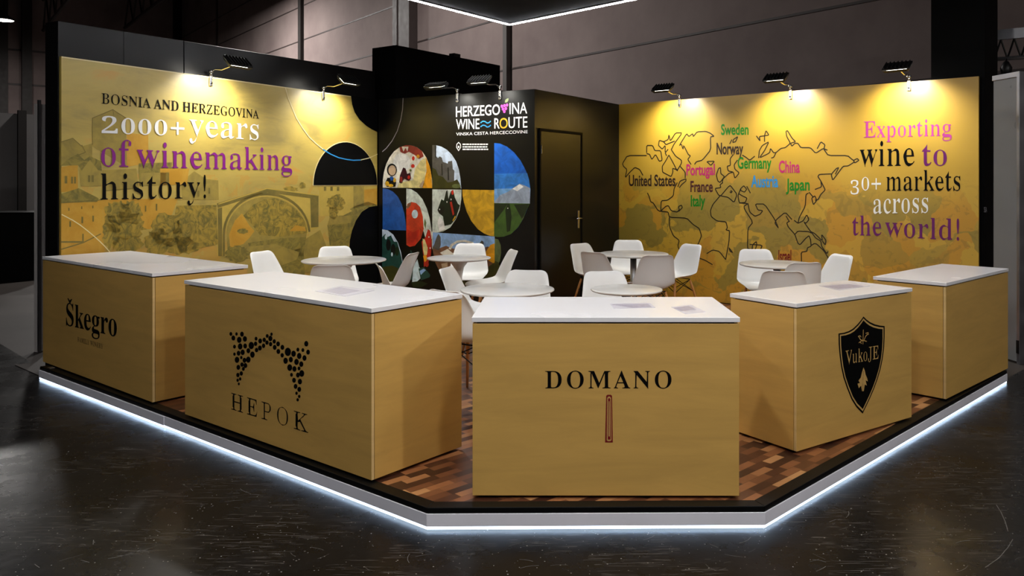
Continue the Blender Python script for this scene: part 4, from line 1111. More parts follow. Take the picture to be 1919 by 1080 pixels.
dc = D(); z5 = zoom(100, 180, 0.27778); z6 = zoom(400, 280, 0.22222)
STONE, SHADE, LEAF, LINE, OCHRE, LIGHT = range(6)
PM = ['print_stone', 'print_shade', 'print_leaf', 'print_line', 'print_ochre', 'print_light']
L1, L2, L3, L4 = 0.0010, 0.0016, 0.0022, 0.0028
dc.px(z5([(262, 150), (400, 95), (490, 150), (495, 480), (262, 340)]), L1, STONE)
dc.px(z5([(495, 250), (640, 262), (640, 450), (495, 480)]), L1, OCHRE)
dc.px(z5([(52, 310), (130, 285), (190, 340), (262, 320), (262, 430), (52, 470)]), L1, STONE)
dc.px(z5([(52, 480), (165, 460), (165, 640), (52, 650)]), L1, OCHRE)
dc.px(z5([(52, 470), (90, 430), (165, 390), (215, 440), (165, 468)]), L2, SHADE)
dc.px(z5([(175, 500), (245, 420), (310, 440), (322, 500), (322, 610), (185, 610)]), L2, STONE)
dc.px(z5([(165, 465), (245, 405), (320, 440), (326, 505), (300, 500), (245, 430), (190, 505)]), L3, SHADE)
dc.px(z5([(52, 722), (52, 660), (170, 622), (305, 690), (295, 715)]), L2, SHADE)
dc.px(z5([(52, 722), (330, 700), (345, 1060), (52, 1075)]), L1, OCHRE)
dc.px(z5([(330, 500), (560, 490), (575, 620), (340, 640)]), L1, STONE)
dc.px(z5([(575, 455), (800, 448), (790, 600), (580, 610)]), L2, SHADE)
dc.px(z5([(590, 520), (780, 515), (780, 600), (590, 605)]), L3, STONE)
dc.px(z5([(720, 490), (915, 490), (900, 600), (720, 600)]), L3, OCHRE)
dc.px(z5([(330, 700), (840, 690), (800, 800), (650, 900), (340, 880)]), L1, OCHRE)
dc.px(z5([(860, 580), (950, 508), (1030, 560), (1112, 570), (1115, 700), (870, 700)]), L2, STONE)
dc.px(z5([(830, 740), (1100, 735), (1110, 1000), (850, 1060), (800, 900)]), L2, LEAF)
for x, y, w, h in ((75, 540, 18, 50), (118, 545, 14, 46), (138, 545, 14, 46), (232, 535, 16, 46), (256, 535, 16, 46), (100, 755, 8, 20), (187, 745, 7, 18), (262, 740, 7, 18), (107, 845, 11, 38), (188, 815, 12, 44), (262, 808, 11, 40), (194, 930, 10, 50), (617, 740, 9, 40), (690, 728, 10, 46), (1045, 620, 12, 40), (970, 640, 14, 40)):
    dc.px(z5(rect(x, y, x + w, y + h)), L3, LINE)
for x, y, rx, ry in ((430, 790, 90, 80), (520, 790, 80, 80), (480, 880, 130, 90), (390, 920, 60, 110), (500, 1000, 100, 60), (760, 900, 100, 110), (700, 990, 90, 90), (860, 1010, 110, 60)):
    dc.px(blob(z5, x, y, rx, ry), L2 + 0.0001 * (x % 5), LEAF)
for pts, w in (([(480, 1030), (490, 900), (560, 830)], 2.0), ([(490, 930), (440, 840)], 1.6), ([(262, 150), (400, 92), (490, 150)], 1.4), ([(262, 150), (262, 330)], 1.2), ([(52, 985), (205, 985)], 3), ([(52, 1035), (200, 990), (320, 930)], 2.2), ([(52, 722), (330, 700)], 1.2), ([(340, 640), (575, 620)], 1.5), ([(52, 310), (130, 285), (190, 340)], 1.4), ([(190, 330), (215, 380), (165, 400)], 1.4), ([(400, 92), (406, 130)], 1.0)):
    dc.line(z5(pts), w, L4, LINE)
# the stone bridge
def arc6(cx, cy, rx, ry, a0, a1, n=22):
    return [(cx + rx * math.cos(math.radians(a0 + (a1 - a0) * k / n)), cy - ry * math.sin(math.radians(a0 + (a1 - a0) * k / n))) for k in range(n + 1)]
arch = arc6(448, 720, 362, 345, 4, 180)
dc.px(z6([(885, 395), (885, 660), (812, 690)] + arch + [(86, 900), (32, 900), (32, 465), (450, 332)]), L1, LIGHT)
dc.px(z6(arc6(448, 720, 340, 320, 4, 176) + [(120, 900), (420, 940), (760, 900)]), L2, STONE)
dc.px(z6([(250, 560), (330, 470), (420, 425), (520, 410), (620, 450), (720, 530), (790, 640), (796, 705), (560, 740), (390, 722), (335, 650)]), L3, LEAF)
dc.px(z6([(130, 720), (180, 600), (240, 540), (300, 640), (345, 690), (300, 750), (250, 800), (140, 830)]), L3, OCHRE)
dc.px(blob(z6, 245, 690, 45, 22), L4, SHADE)
dc.px(blob(z6, 200, 880, 100, 70), L3, SHADE)
dc.px(z6([(290, 790), (560, 750), (780, 740), (760, 880), (520, 800), (300, 820)]), L3, SHADE)
dc.px(z6([(640, 690), (690, 640), (770, 655), (780, 690), (700, 690)]), L4, OCHRE)
dc.line(z6([(32, 475), (450, 345), (885, 405)]), 8, L3, LINE)
dc.line(z6([(40, 462), (450, 330), (885, 388)]), 2, L4, LIGHT)
dc.line(z6(arch + [(86, 900)]), 5, L3, LINE); dc.line(z6(arc6(448, 720, 345, 326, 2, 176)), 2.2, L4, LIGHT)
dc.px(z6([(815, 395), (885, 390), (885, 655), (822, 660)]), L2, LINE)
dc.px(z6([(35, 500), (72, 490), (72, 900), (40, 900)]), L2, LINE)
dc.px(z6([(890, 322), (1380, 312), (1380, 470), (1180, 560), (900, 565)]), L1, LIGHT)
dc.px(z6([(1180, 312), (1270, 312), (1270, 470), (1180, 500)]), L2, STONE); dc.px(z6([(1270, 340), (1380, 330), (1380, 470), (1270, 475)]), L2, OCHRE)
for x in (930, 985, 1040): dc.px(z6(rect(x, 315, x + 20, 350)), L3, LINE)
for x, y, rx, ry in ((1030, 450, 75, 70), (1010, 530, 40, 60), (650, 335, 60, 22), (750, 305, 28, 26)): dc.px(blob(z6, x, y, rx, ry), L3, LEAF)
dc.px(z6([(1060, 560), (1190, 480), (1300, 440), (1380, 470), (1250, 560), (1180, 700), (1130, 830), (980, 810), (960, 640)]), L2, SHADE)
dc.px(z6([(1050, 560), (1140, 500), (1170, 520), (1090, 560)]), L3, LIGHT); dc.px(z6([(980, 570), (1150, 560), (1160, 620), (960, 640)]), L3, STONE)
dc.px(z6([(770, 760), (900, 680), (960, 840), (900, 1040), (760, 1040)]), L2, STONE)
dc.px(z6([(330, 960), (760, 860), (770, 1060), (330, 1060)]), L2, SHADE); dc.px(z6([(420, 930), (740, 830), (700, 930), (520, 1000)]), L3, STONE)
dc.build('townscape_print', PM, mural_)

dc = D()
def disc_half(p0, p1, top, n=26):
    (s0, z0), (s1, z1) = PL_L.sz(*p0), PL_L.sz(*p1); zt = PL_L.sz(*top)[1]; c = (s0 + s1) / 2; r = (s1 - s0) / 2
    return [(c + r * math.cos(PI * k / n), (z0 + z1) / 2 + (zt - (z0 + z1) / 2) * math.sin(PI * k / n)) for k in range(n + 1)]
B1, B2 = 0.0034, 0.0039
hd_ = disc_half((587, 347), (706.5, 347), (652, 267))
dc.loops([[(s * 1.0, z) for s, z in disc_half((585.5, 347.5), (706.8, 347.5), (652, 265.5))]], B1, 1)
dc.loops([hd_], B2, 0)
dc.px([(657.3, 179.5), (659.5, 196), (664, 210), (673, 224), (686.7, 236.5), (697, 243), (707.2, 247.7), (707.2, 187)], B1, 0)
dc.px([(707.3, 385.5), (692, 388), (677.8, 397), (667, 413), (659, 433), (655, 452), (654, 470), (655.5, 495), (661, 520), (672, 542), (688, 556), (707.3, 562)], B1, 0)
dc.build('disc_motif', ['ink_black', 'ink_cream'], mural_)
dc = D()
ring = [(534.6, 165), (539.5, 183), (546, 199), (555, 221), (566.6, 240), (579, 257), (592.8, 270), (605, 280), (619, 289), (634, 295.5), (649, 299), (662, 300.5), (675.4, 300), (692, 296), (707, 289)]
dc.line(ring[:8], 1.6, 0.0044, 0); dc.line(ring[7:13], 2.0, 0.0044, 1); dc.line(ring[12:], 1.4, 0.0044, 0)
dc.build('ring_motif', ['ink_cream', 'ink_blue'], mural_); dc = D()
dc.line([(115, 402), (136, 413), (150, 422), (164, 433), (176, 443), (186, 452), (196, 462), (204, 471), (214, 485)], 1.8, 0.0044, 0)
dc.build('ring_motif', ['ink_cream', 'ink_blue'], mural_)
OLD = {'0': ('o', 1.0, 0), '2': ('2', 0.70, 0), '3': ('3', 0.72, -150), '+': ('+', 0.85, -75)}
dc = D(); T_ = 0.005
dc.serif('BOSNIA AND HERZEGOVINA', (189.5, 194), (485, 222.6), 19.5, 0.68, T_, 0, caps=True)
dc.serif('2000+', (189.5, 249.5), (345, 254.5), 30, 0.82, T_, 1, sub=OLD, track=20)
dc.serif('years', (354.5, 255), (484, 262.5), 31, 0.66, T_, 1)
dc.serif('of', (188.7, 311.5), (245.5, 313), 35, 0.66, T_, 2)
dc.serif('winemaking', (256, 313.5), (547, 319.5), 33, 0.66, T_, 2)
dc.serif('history!', (187.6, 374.3), (385.4, 371.5), 33.5, 0.66, T_, 0)
dc.build('headline_lettering', ['ink_black', 'ink_white', 'ink_purple'], mural_)
dc = D()
dc.loops([[(0.002, TOP - 0.011), (PL_L.len - 0.015, TOP - 0.011), (PL_L.len - 0.015, TOP - 0.001), (0.002, TOP - 0.001)]], 0.0012, 0); dc.build('edge_line', ['ink_cream'], mural_)

# ------------------------------------------------------------------ world map wall
map_, D = graphic('map_panel', 'ochre yellow wall panel with outlined world map and export slogan', PL_R, 'mural_right', 0.0, 0.03)
z7 = zoom(1155, 220, 0.27778)
MAP = [[(205,258),(75,258),(42,312),(48,330),(72,352),(60,408),(90,372),(125,338),(158,352),(180,392)],
[(210,510),(222,535),(232,570),(250,578),(283,632),(350,640)], [(300,632),(303,563),(345,560),(385,530),(390,480),(412,440)], [(465,410),(465,370),(430,330)],
[(300,632),(335,600),(352,597),(370,630),(410,640),(425,625),(420,602),(440,593),(446,610),(420,635)],
[(350,640),(358,675),(475,680),(520,725),(560,750),(575,800),(555,850),(535,890)], [(358,675),(360,740),(385,800),(425,830),(415,870),(440,925)],
[(205,240),(205,190),(245,190),(260,225),(300,225),(310,290),(290,297),(265,250),(240,285),(225,250),(205,245)], [(285,190),(290,155),(320,165),(350,150),(355,118),(365,160),(400,105),(445,105),(390,180),(370,220)],
[(285,190),(310,215),(330,190),(330,235)], [(320,165),(335,185),(370,170),(395,160)], [(355,255),(385,310),(410,360),(440,310),(440,290),(400,262),(372,220)],
[(355,255),(330,300),(310,330),(312,370),(340,385),(370,400),(382,370),(380,345),(400,350),(415,362)], [(340,260),(330,240),(350,215)],
[(415,470),(430,430),(470,415),(470,430),(440,455),(425,475)],
[(528,318),(540,300),(580,290),(637,220),(635,132),(660,128),(635,108),(605,95),(545,98),(520,130),(515,110),(490,130),(475,110),(425,190),(440,182),(450,215),(455,190),(485,250),(500,260),(482,285),(505,318)],
[(610,298),(662,296),(638,325),(610,298)], [(675,390),(690,345),(703,340),(705,380),(730,400),(700,440),(685,430),(675,390)],
[(790,250),(768,280),(770,325),(748,330),(755,362),(790,370),(760,378),(720,415),(715,440)], [(818,288),(795,320),(800,350),(830,375),(800,412),(790,370)],
[(785,170),(790,150),(820,130),(805,165),(785,170)], [(850,255),(875,270),(900,290),(935,262)], [(780,150),(765,180)],
[(720,440),(700,455),(705,475),(665,480),(690,525),(705,530),(755,470),(770,460),(815,520),(795,575),(755,540),(705,530)], [(770,495),(782,500),(775,510),(766,502)],
[(840,480),(860,462),(880,485),(865,505),(840,495),(840,480)], [(880,465),(905,512)], [(840,480),(820,530),(830,578),(870,575),(882,545),(850,530),(825,515)],
[(700,530),(650,590),(635,630),(640,670),(680,700),(740,705),(750,745),(740,760),(765,765),(760,840),(738,960)], [(760,880),(785,912),(768,905),(762,885)],
[(830,578),(888,582),(862,600),(865,620),(922,708),(888,750),(885,885),(905,892)], [(888,580),(900,640),(935,668),(970,655),(988,630),(955,625),(938,585),(1000,585),(1070,690),(1095,750),(1070,715),(1080,690),(1140,640),(1185,690)],
[(1145,665),(1165,700)], [(1200,695),(1225,715),(1235,675),(1275,600),(1280,520),(1297,512)],
[(960,275),(965,225),(985,190),(1030,165),(1000,225),(965,275),(1035,240),(1040,210),(1062,240),(1078,238),(1062,270),(1045,275)],
[(1078,238),(1110,210),(1140,205),(1175,175),(1150,130),(1145,95),(1155,90),(1185,140),(1210,165),(1175,175),(1185,195),(1205,175),(1225,175),(1245,205),(1310,205),(1345,243),(1395,210),(1425,222)],
[(1355,212),(1380,165),(1408,185),(1400,215),(1430,258),(1560,258),(1600,292),(1625,278),(1637,290),(1610,308),(1600,292)],
[(1605,302),(1565,328),(1530,330),(1490,385),(1460,425),(1450,385),(1485,345),(1500,340),(1478,385)], [(1450,382),(1370,385),(1360,400),(1380,430),(1395,460),(1410,490),(1380,520),(1362,555),(1340,560)],
[(1318,545),(1340,530),(1352,560),(1330,590),(1318,545)], [(1380,430),(1385,470),(1340,487)], [(1300,505),(1330,540)],
[(945,125),(970,160),(965,130),(1000,125),(1030,120),(1010,90),(1000,125),(1000,165)],
[(1170,700),(1150,712),(1160,740),(1205,790),(1225,850),(1240,860),(1275,820),(1300,798),(1312,830)], [(1205,790),(1225,768),(1300,772),(1318,782)], [(1225,715),(1260,700),(1285,658),(1300,690),(1280,715),(1265,705),(1310,770),(1340,785),(1390,835),(1385,790),(1415,830),(1410,862),(1390,835)],
[(1320,780),(1345,815),(1380,835),(1385,870),(1420,920),(1428,905)], [(1250,985),(1248,910),(1285,905),(1290,880),(1315,870),(1310,820)], [(1315,865),(1335,852),(1352,855),(1400,900),(1432,952)],
[(900,858),(985,863),(970,902)], [(915,900),(920,860),(945,838),(948,860),(935,900)], [(610,920),(650,895),(695,905),(738,960)], [(545,945),(600,965),(650,995)], [(850,925),(870,915)]]
dc = D()
for ln in MAP: dc.line(soften(z7(ln)), 2.0, 0.0012)
dc.build('map_outline', 'ink_map', map_)
for t, x0, x1, y0, y1, cap, m in (('Sweden', 1351.4, 1403, 252.6, 252.2, 17.5, 0), ('Norway', 1343, 1393, 289, 289, 19, 1), ('Germany', 1382.5, 1445.8, 315.8, 315.8, 19, 0), ('China', 1459.7, 1499, 323.3, 323.3, 19.5, 2), ('Portugal', 1286.4, 1339.7, 328.3, 327.5, 18, 2),
        ('Austria', 1407.8, 1458.3, 350.6, 350.6, 19.5, 3), ('Japan', 1473, 1517.5, 356.7, 356.7, 19.5, 0), ('France', 1294, 1336, 359.5, 359.5, 18, 4), ('United States', 1178.6, 1266, 348.3, 348.3, 18, 1), ('Italy', 1294.7, 1321.7, 386.7, 386.2, 18.5, 0), ('Israel', 1459, 1483, 490, 490, 19, 5)):
    dc = D(); dc.sans(t, (x0, y0), (x1, y1), cap, 0.022, 0.0022, 0)
    dc.build('country_lettering', ['ink_green', 'ink_brown', 'ink_magenta', 'ink_blue', 'ink_maroon', 'ink_red'][m], map_)
dc = D()
dc.serif('Exporting', (1619.2, 258), (1783.4, 254.6), 20.5, 0.62, 0.0022, 0)
dc.serif('wine', (1611.5, 311.8), (1714, 310.6), 31, 0.68, 0.0022, 1)
dc.serif('to', (1727.6, 310.6), (1774.4, 310.6), 29, 0.68, 0.0022, 2)
dc.serif('30+', (1594, 356.6), (1651, 356.6), 24, 0.6, 0.0022, 3, sub=OLD)
dc.serif('markets', (1661, 357.4), (1799.6, 357.6), 25.5, 0.68, 0.0022, 1)
dc.serif('across', (1636.7, 400.6), (1739.4, 398.8), 26.5, 0.7, 0.0022, 3)
dc.serif('the', (1597, 441), (1652, 442), 25, 0.68, 0.0022, 2)
dc.serif('world!', (1659, 443), (1797.6, 451), 26, 0.68, 0.0022, 2)
dc.build('slogan_lettering', ['ink_pink', 'ink_black', 'ink_violet', 'ink_white'], map_)

# ------------------------------------------------------------------ photo collage on the closet front
col_, D = graphic('collage_panel', 'black wall panel with a collage of quarter-round photos under the grape cluster logo', PL_C, 'black_panel', 0.0, 0.012, s0=0.02)
zc = zoom(700, 240, 0.29619)
cols = {'cream': (226, 222, 206), 'plate': (220, 206, 140), 'orange': (226, 158, 30), 'ham': (140, 44, 36), 'red': (186, 40, 26), 'grape': (52, 14, 22), 'dark': (16, 18, 16), 'yellow': (206, 160, 36), 'sky': (196, 212, 232), 'midblue': (44, 122, 204), 'hazeblue': (112, 164, 214), 'stone': (84, 82, 78), 'bush': (62, 62, 22), 'blue': (34, 84, 160), 'mint': (206, 216, 206), 'bottle': (18, 34, 22), 'deep': (10, 92, 190), 'mount': (150, 162, 178), 'field': (62, 92, 34), 'olive': (96, 108, 62), 'sand': (186, 160, 130), 'pom': (196, 62, 34), 'palesky': (140, 176, 222), 'ice': (196, 218, 226), 'white': (236, 236, 232), 'teal': (30, 70, 62), 'brown': (122, 84, 60), 'vine': (24, 40, 16)}
names = list(cols)
for k_, v_ in cols.items():
    M['photo_' + k_] = mottled('collage_' + k_, tuple(int(v * 0.86) for v in v_), tuple(min(255, int(v * 1.08)) for v in v_), 7, 0.8)
CM = ['photo_' + k_ for k_ in names]
ix = {k_: i for i, k_ in enumerate(names)}
def collage(name, items):
    dc = D()
    for j, (pts, c) in enumerate(items):
        dc.px(zc(pts), 0.0010 + 0.0005 * j, ix[c])
    return dc.build(name, CM, col_)
def ell(cx, cy, rx, ry, n=20, a0=0, a1=360):
    return [(cx + rx * math.cos(math.radians(a0 + (a1 - a0) * k / n)), cy - ry * math.sin(math.radians(a0 + (a1 - a0) * k / n))) for k in range(n + (0 if a1 - a0 == 360 else 1))]
dome = [(58,378),(59,330),(66,280),(80,230),(102,185),(130,148),(165,122),(205,109),(240,110),(275,122),(308,148),(335,188),(355,240),(367,300),(372,340),(372,380)]
collage('platter_photo', [(dome, 'cream'), ([(330,180),(355,240),(367,300),(372,380),(310,380),(335,270)], 'orange'), ([(150,378),(165,345),(250,330),(265,255),(300,205),(328,190),(334,250),(325,320),(305,380)], 'plate'),
    ([(165,122),(205,109),(240,110),(275,122),(308,148),(318,180),(290,195),(260,170),(225,150),(195,165),(170,150)], 'ham'), (ell(180, 220, 55, 62, 14), 'white'), ([(180,118),(190,150),(205,125),(215,150),(222,118)], 'cream'),
    (ell(253, 192, 9, 14, 10), 'red'), (ell(283, 180, 10, 12, 10), 'orange'), (ell(250, 240, 12, 12, 10), 'red'), (ell(118, 265, 32, 40, 14), 'dark'), (ell(120, 268, 24, 32, 14), 'sand'), ([(75,350),(90,315),(130,315),(145,345),(140,372),(85,372)], 'dark'), (ell(88,352,13,16,10), 'yellow'), (ell(135,330,10,14,10), 'yellow'), (ell(112,372-8,16,10,10), 'yellow'), ([(105,308),(125,308),(130,330),(112,335)], 'blue'),
    ([(165,345),(170,300),(190,250),(205,255),(215,290),(235,285),(240,320),(225,335),(195,320),(180,350)], 'grape'), (ell(178, 325, 9, 18, 10), 'ham'), (ell(226, 312, 9, 12, 10), 'red'), (ell(237, 268, 8, 8, 8), 'olive'), ([(290,372),(315,330),(325,340),(310,376)], 'sand')])
qc = [(372,383),(372,108),(400,110),(430,118),(465,138),(495,168),(522,210),(540,262),(550,320),(556,383)]
collage('castle_photo', [(qc, 'sky'), ([(372,108),(395,110),(397,180),(408,190),(420,180),(432,188),(440,215),(470,225),(472,212),(498,208),(502,260),(512,270),(510,340),(372,383)], 'stone'), ([(388,110),(397,110),(397,185),(390,190)], 'dark'), ([(372,383),(372,250),(395,262),(410,300),(440,310),(470,345),(500,340),(530,325),(545,350),(553,383)], 'bush'), ([(430,225),(436,225),(438,300),(432,300)], 'dark'), ([(470,250),(476,250),(478,330),(472,330)], 'dark'), (ell(525, 368, 28, 14, 12), 'olive')])
collage('blue_quarter', [([(58,645),(58,382),(90,386),(125,404),(155,436),(178,480),(195,540),(204,600),(207,648)], 'blue')])
qp = [(208,383),(240,390),(275,410),(310,450),(338,510),(355,570),(366,640),(370,700),(370,840),(340,880),(320,850),(290,700),(208,650)]
collage('pomegranate_photo', [([(208,383),(240,388),(275,410),(310,450),(338,510),(355,570),(366,640),(370,700),(355,720),(330,700),(300,600),(208,600)], 'mint'), ([(208,520),(215,480),(240,468),(270,475),(295,500),(312,560),(318,640),(300,700),(262,745),(230,752),(208,740)], 'pom'), (ell(262, 545, 20, 28, 12), 'ice'), ([(208,500),(222,475),(240,470),(235,490),(218,512)], 'brown'), ([(212,640),(250,660),(290,640),(285,700),(255,745),(222,740)], 'red'), ([(325,570),(335,600),(330,640),(320,610)], 'olive'),
    ([(305,720),(330,690),(345,640),(360,650),(370,720),(365,800),(345,860),(320,880),(318,820)], 'red'), ([(312,700),(325,705),(345,760),(340,800),(325,820),(315,770)], 'plate'), ([(315,810),(332,800),(345,830),(325,850)], 'orange'), (ell(352, 690, 4, 5, 6), 'white'), (ell(360, 760, 4, 6, 6), 'white'), (ell(340, 862, 12, 18, 8), 'red')])
collage('bottle_photo', [([(372,388),(557,390),(556,450),(545,520),(520,580),(485,630),(440,655),(400,662),(372,660)], 'mint'), ([(405,520),(430,450),(445,460),(460,400),(468,392),(474,450),(490,400),(505,392),(515,440),(535,480),(548,490),(520,575),(490,610),(450,620),(440,560),(415,540)], 'bottle'), ([(408,515),(440,490),(452,505),(440,545),(415,540)], 'dark'), ([(478,455),(505,440),(520,470),(525,540),(500,560),(482,520)], 'dark'), ([(484,470),(496,465),(512,545),(502,555)], 'red'), (ell(501, 408, 8, 16, 8), 'red'), ([(500,585),(518,555),(522,562),(505,592)], 'yellow'), (ell(466, 468, 4, 6, 6), 'white'), (ell(492, 452, 4, 6, 6), 'white'), (ell(420, 515, 4, 5, 6), 'white'), ([(405,600),(420,560),(445,590),(455,640),(420,655)], 'white')])
collage('yellow_quarter', [([(562,390),(764,393),(764,686),(735,682),(700,668),(660,640),(620,590),(590,530),(572,470),(564,430)], 'yellow')])
ql = [(764,95),(800,98),(845,118),(890,155),(930,205),(962,265),(985,330),(993,390),(990,450),(975,510),(950,570),(915,630),(870,672),(825,688),(785,690),(764,686)]
collage('vineyard_photo', [(ql, 'deep'), ([(764,290),(972,285),(985,330),(993,390),(990,450),(985,478),(764,478)], 'midblue'), ([(764,385),(992,380),(993,390),(990,450),(985,478),(764,478)], 'hazeblue'), ([(764,470),(800,425),(850,405),(890,375),(925,353),(960,365),(991,380),(990,480),(764,480)], 'mount'), ([(880,385),(925,355),(950,372),(910,400)], 'white'), ([(764,475),(990,478),(975,510),(950,570),(915,630),(870,672),(825,688),(785,690),(764,686)], 'field'), ([(764,478),(850,480),(830,510),(764,600)], 'vine'), ([(835,520),(850,480),(862,480),(875,560),(865,650),(845,660)], 'vine'), ([(890,485),(985,480),(965,530),(940,575)], 'vine'), ([(940,575),(950,560),(955,560),(945,580)], 'olive'), (ell(851, 508, 4, 4, 6), 'white')])
collage('olive_photo', [([(55,640),(90,648),(125,675),(155,725),(175,790),(185,850),(185,960),(150,990),(55,1000)], 'sky'), ([(55,690),(75,670),(90,690),(110,680),(130,720),(150,720),(170,790),(184,860),(184,960),(55,990)], 'teal'), (ell(95, 740, 16, 38, 10), 'dark'), (ell(125, 770, 16, 38, 10), 'dark'), (ell(150, 780, 12, 30, 10), 'vine'), ([(55,880),(120,870),(184,900),(184,960),(55,1000)], 'bush'), (ell(80, 690, 8, 16, 8), 'ice'), (ell(118, 800, 6, 14, 8), 'ice')])
collage('harvest_photo', [([(235,770),(252,800),(258,880),(270,900),(270,930),(250,960),(232,960),(225,860)], 'teal'), ([(252,870),(268,850),(278,830),(290,880),(310,905),(300,950),(272,975),(245,975)], 'ice'), ([(285,890),(320,880),(360,930),(355,945),(300,965)], 'teal'), ([(292,905),(318,890),(332,900),(300,930)], 'palesky'), ([(240,975),(300,968),(345,985),(300,1010),(250,1005)], 'vine')])
collage('bridge_photo', [([(372,660),(767,687),(767,1000),(720,1010),(660,1000),(590,990),(530,1010),(460,1000),(430,930),(395,850),(372,760)], 'palesky'), ([(372,760),(400,740),(420,760),(460,745),(490,760),(600,785),(680,770),(720,750),(767,760),(767,960),(690,990),(600,990),(480,1010),(430,930),(390,850)], 'brown'), ([(400,690),(412,670),(425,690),(426,740),(415,775),(372,760),(385,735)], 'stone'), ([(475,765),(490,735),(530,712),(580,708),(630,722),(660,750),(672,765),(655,765),(620,735),(575,722),(530,727),(500,748),(490,770)], 'cream'), ([(645,790),(670,730),(685,712),(697,720),(700,760),(720,790),(690,810)], 'stone'), ([(700,800),(740,740),(767,730),(767,860),(730,840)], 'orange'), ([(420,790),(470,765),(500,790),(560,800),(480,830)], 'cream'), ([(600,850),(690,830),(660,900),(640,880)], 'sand'), ([(560,900),(620,870),(700,900),(767,850),(767,960),(690,990),(560,1010)], 'bush'), ([(430,860),(470,850),(470,950),(450,960)], 'sand'), ([(370,655),(376,660),(376,770),(372,760)], 'cream')])
collage('leaf_photo', [([(767,700),(790,705),(805,740),(808,790),(800,840),(780,880),(767,900)], 'olive'), ([(767,840),(790,850),(800,880),(780,920),(767,950)], 'bush')])
dc = D()
dc.line([(755.5, 184), (754.5, 205), (751, 225), (744.5, 246), (735, 264), (724, 278), (716.5, 284.5)], 1.5, 0.0012, 0)
dc.build('ring_motif', ['paper_print'], col_)
dc = D()
zl = zoom(640, 0, 0.29182)
dc.sans('HERZEGO', (854.6, 219), (937, 215), 17, 0.006, 0.0016, 0); dc.sans('INA', (955, 213.8), (988, 212.5), 18.5, 0.006, 0.0016, 0)
dc.sans('WINE', (854.8, 242.3), (898.5, 241.6), 17, 0.004, 0.0016, 0); dc.sans('R', (926.5, 241), (936.5, 241), 17.5, 0.004, 0.0016, 0); dc.sans('UTE', (953, 240.2), (988.5, 239), 18.5, 0.004, 0.0016, 0)
dc.sans('O', (936.2, 241), (951.8, 240.5), 17.5, 0.006, 0.0020, 2)
for yy in (229, 236.5): dc.line([(900.5, yy + 1.5), (905, yy - 1.8), (909, yy - 1.2), (913, yy + 1.8), (916, yy + 1.2), (920, yy - 2)], 2.0, 0.0016, 3)
for x, y in ((940.5, 199.2), (945.5, 198), (950.3, 197), (942.6, 204.3), (948, 203.5), (945.2, 209)): dc.ellipse(x, y, 2.4, 3.0, 0.0016, 1, 12)
dc.px([(946, 192.5), (947, 187.5), (950.5, 184.6), (953.2, 184.2), (953, 188), (950.5, 191.8)], 0.0016, 4)
dc.sans('VINSKA CESTA HERCECCOVINE', (855, 254.3), (989, 249.8), 5.0, 0.0, 0.0016, 0)
dc.build('logo_lettering', ['ink_white', 'ink_pink', 'photo_yellow', 'ink_blue', 'photo_olive'], col_)
dc = D()
dc.line([(859.6, 267), (863, 270.5), (863.6, 276), (859.6, 282.5), (855.6, 276), (856.2, 270.5)], 1.4, 0.0016, 0, closed=True); dc.ellipse(859.6, 275.5, 1.6, 2.2, 0.0016, 0, 10)
for j, yy in enumerate((270.6, 275.4, 280.0)):
    x = 867.0; rr = random.Random(j)
    while x < 914:
        w = rr.uniform(2.2, 6.5); w = min(w, 915 - x); dc.px(rect(x, yy - 1.2, x + w, yy + 1.2), 0.0016, 0); x += w + 0.9
dc.build('small_print', 'ink_white', col_)
# ------------------------------------------------------------------ things around the booth in the hall
def slab(name, label, cat, A, B, thick, z0, z1, mat, group=None):
    pl = Plane(A, B); o = thing(name, label, cat, (A[0], A[1], 0), pl.yaw, group)
    MB().box((0, 0, z0), (pl.len, thick, z1)).build('panel', mat, o)
    return o, pl
def post(o, x, y, z1, mat='alu', r=0.03):
    MB().box((x - r, y - r, 0.0), (x + r, y + r, z1)).build('post', mat, o)
o, pl = slab('partition_wall_panel', 'dark grey partition panels standing behind the black bench', 'partition', at_depth(-60, 14.6), at_depth(68, 15.4), 0.05, 0.0, CAM_Z + 128 * 15.2 / F_PX, 'grey_partition')
for px in (36, 44):
    s = pl.sz(px, HY)[0]; post(o, s, -0.04, CAM_Z + 136 * 15 / F_PX, 'steel_dark', 0.035)
o, pl = slab('side_partition', 'narrow pale grey partition with bright metal edge beside the mural wall end', 'partition', at_depth(70, 7.75), at_depth(96, 7.9), 0.04, 0.0, CAM_Z + 146 * 7.8 / F_PX, 'pale_partition')
post(o, 0.012, -0.01, CAM_Z + 154 * 7.75 / F_PX, 'alu', 0.012)
A, B = at_depth(-90, 13.2), at_depth(69, 13.4)
pl = Plane(A, B)
o = thing('stage_bench', 'low black draped bench in the dark aisle, below the grey partition panels', 'bench', (A[0], A[1], 0), pl.yaw)
zt = CAM_Z - 57 * 13.3 / F_PX
MB().box((0, 0, 0.0), (pl.len, 0.9, zt - 0.03)).build('skirt', 'black_cloth', o); MB().box((-0.01, -0.01, zt - 0.03), (pl.len + 0.01, 0.91, zt)).build('top', 'black_panel', o)
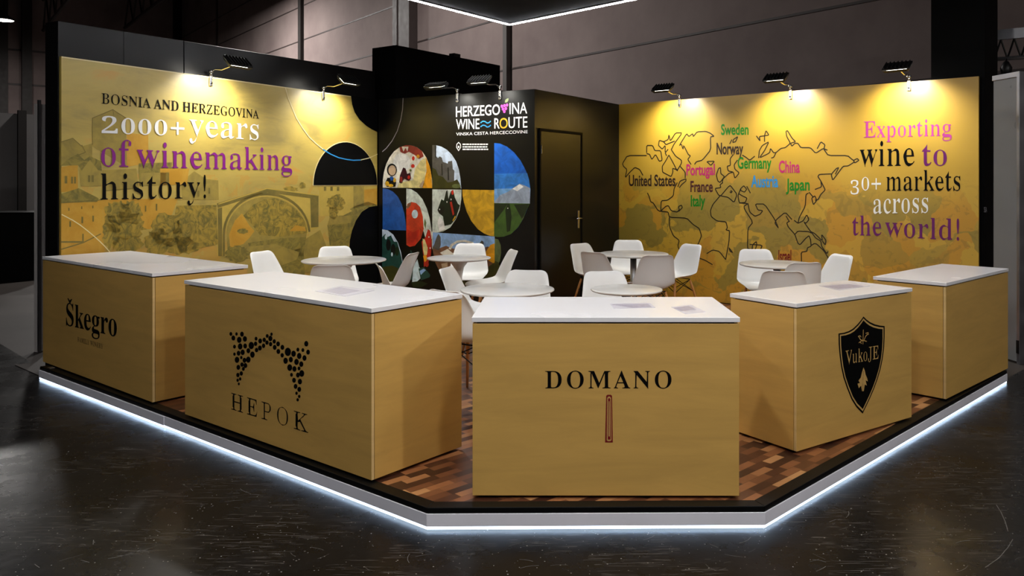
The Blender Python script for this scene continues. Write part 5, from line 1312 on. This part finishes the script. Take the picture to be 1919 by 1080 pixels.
# off-white cabinet wall past the pillar
A, B = at_depth(1862, 7.55), at_depth(1907, 7.25)
pl = Plane(A, B); ztop = CAM_Z + 203 * 7.4 / F_PX
o = thing('white_partition', 'tall off-white framed panel standing beyond the black pillar', 'partition', (A[0], A[1], 0), pl.yaw)
MB().box((0.0, 0.0, 0.02), (pl.len, 0.03, ztop - 0.05)).build('panel', 'white_cabinet', o)
MB().box((-0.01, -0.01, ztop - 0.05), (pl.len + 0.03, 0.04, ztop)).build('top_rail', 'alu', o, bevel=0.004)
MB().box((pl.len, -0.012, 0.0), (pl.len + 0.035, 0.045, ztop)).build('post', 'alu', o, bevel=0.004)
MB().box((pl.len + 0.004, -0.02, 0.10), (pl.len + 0.03, -0.012, 0.22)).build('lock_plate', 'dark_metal', o)
A2 = at_depth(1914, 7.35); B2 = at_depth(2010, 7.1)
o, pl2 = slab('dark_partition', 'dark grey partition at the frame edge beside the off-white panel', 'partition', A2, B2, 0.04, 0.0, ztop - 0.1, 'grey_partition')
# lighting truss in the next aisle
tA, tB = at_depth(1858, 9.6), at_depth(1990, 9.2)
pl = Plane(tA, tB)
o = thing('lighting_truss', 'aluminium truss with clamped black lamps above the off-white panel', 'truss', (tA[0], tA[1], 0), pl.yaw)
za, zb2 = CAM_Z + 268 * 9.5 / F_PX, CAM_Z + 232 * 9.5 / F_PX
mb = MB(); mb.box((-0.3, -0.03, za), (pl.len, 0.03, za + 0.12)); mb.tube([(-0.3, 0, zb2), (pl.len, 0, zb2)], 0.025, 8); mb.build('chord', 'alu', o)
mb = MB()
for i in range(8):
    x = -0.25 + i * 0.14; mb.tube([(x, 0, zb2), (x + 0.07, 0, za)], 0.012, 6); mb.tube([(x + 0.07, 0, za), (x + 0.14, 0, zb2)], 0.012, 6)
mb.build('web', 'dark_metal', o)
for x in (-0.05, 0.16):
    mb = MB(); mb.lathe([(0.0, zb2 - 0.24), (0.055, zb2 - 0.24), (0.065, zb2 - 0.12), (0.03, zb2 - 0.05), (0.0, zb2 - 0.03)], 14, (x, -0.07)); mb.tube([(x, -0.07, zb2 - 0.05), (x, 0.0, zb2)], 0.012, 6); mb.build('lamp_can', 'lamp_black', o, True)
for x in (-0.28, pl.len - 0.02):
    MB().box((x - 0.03, -0.03, 0.0), (x + 0.03, 0.03, za)).build('upright', 'alu', o)
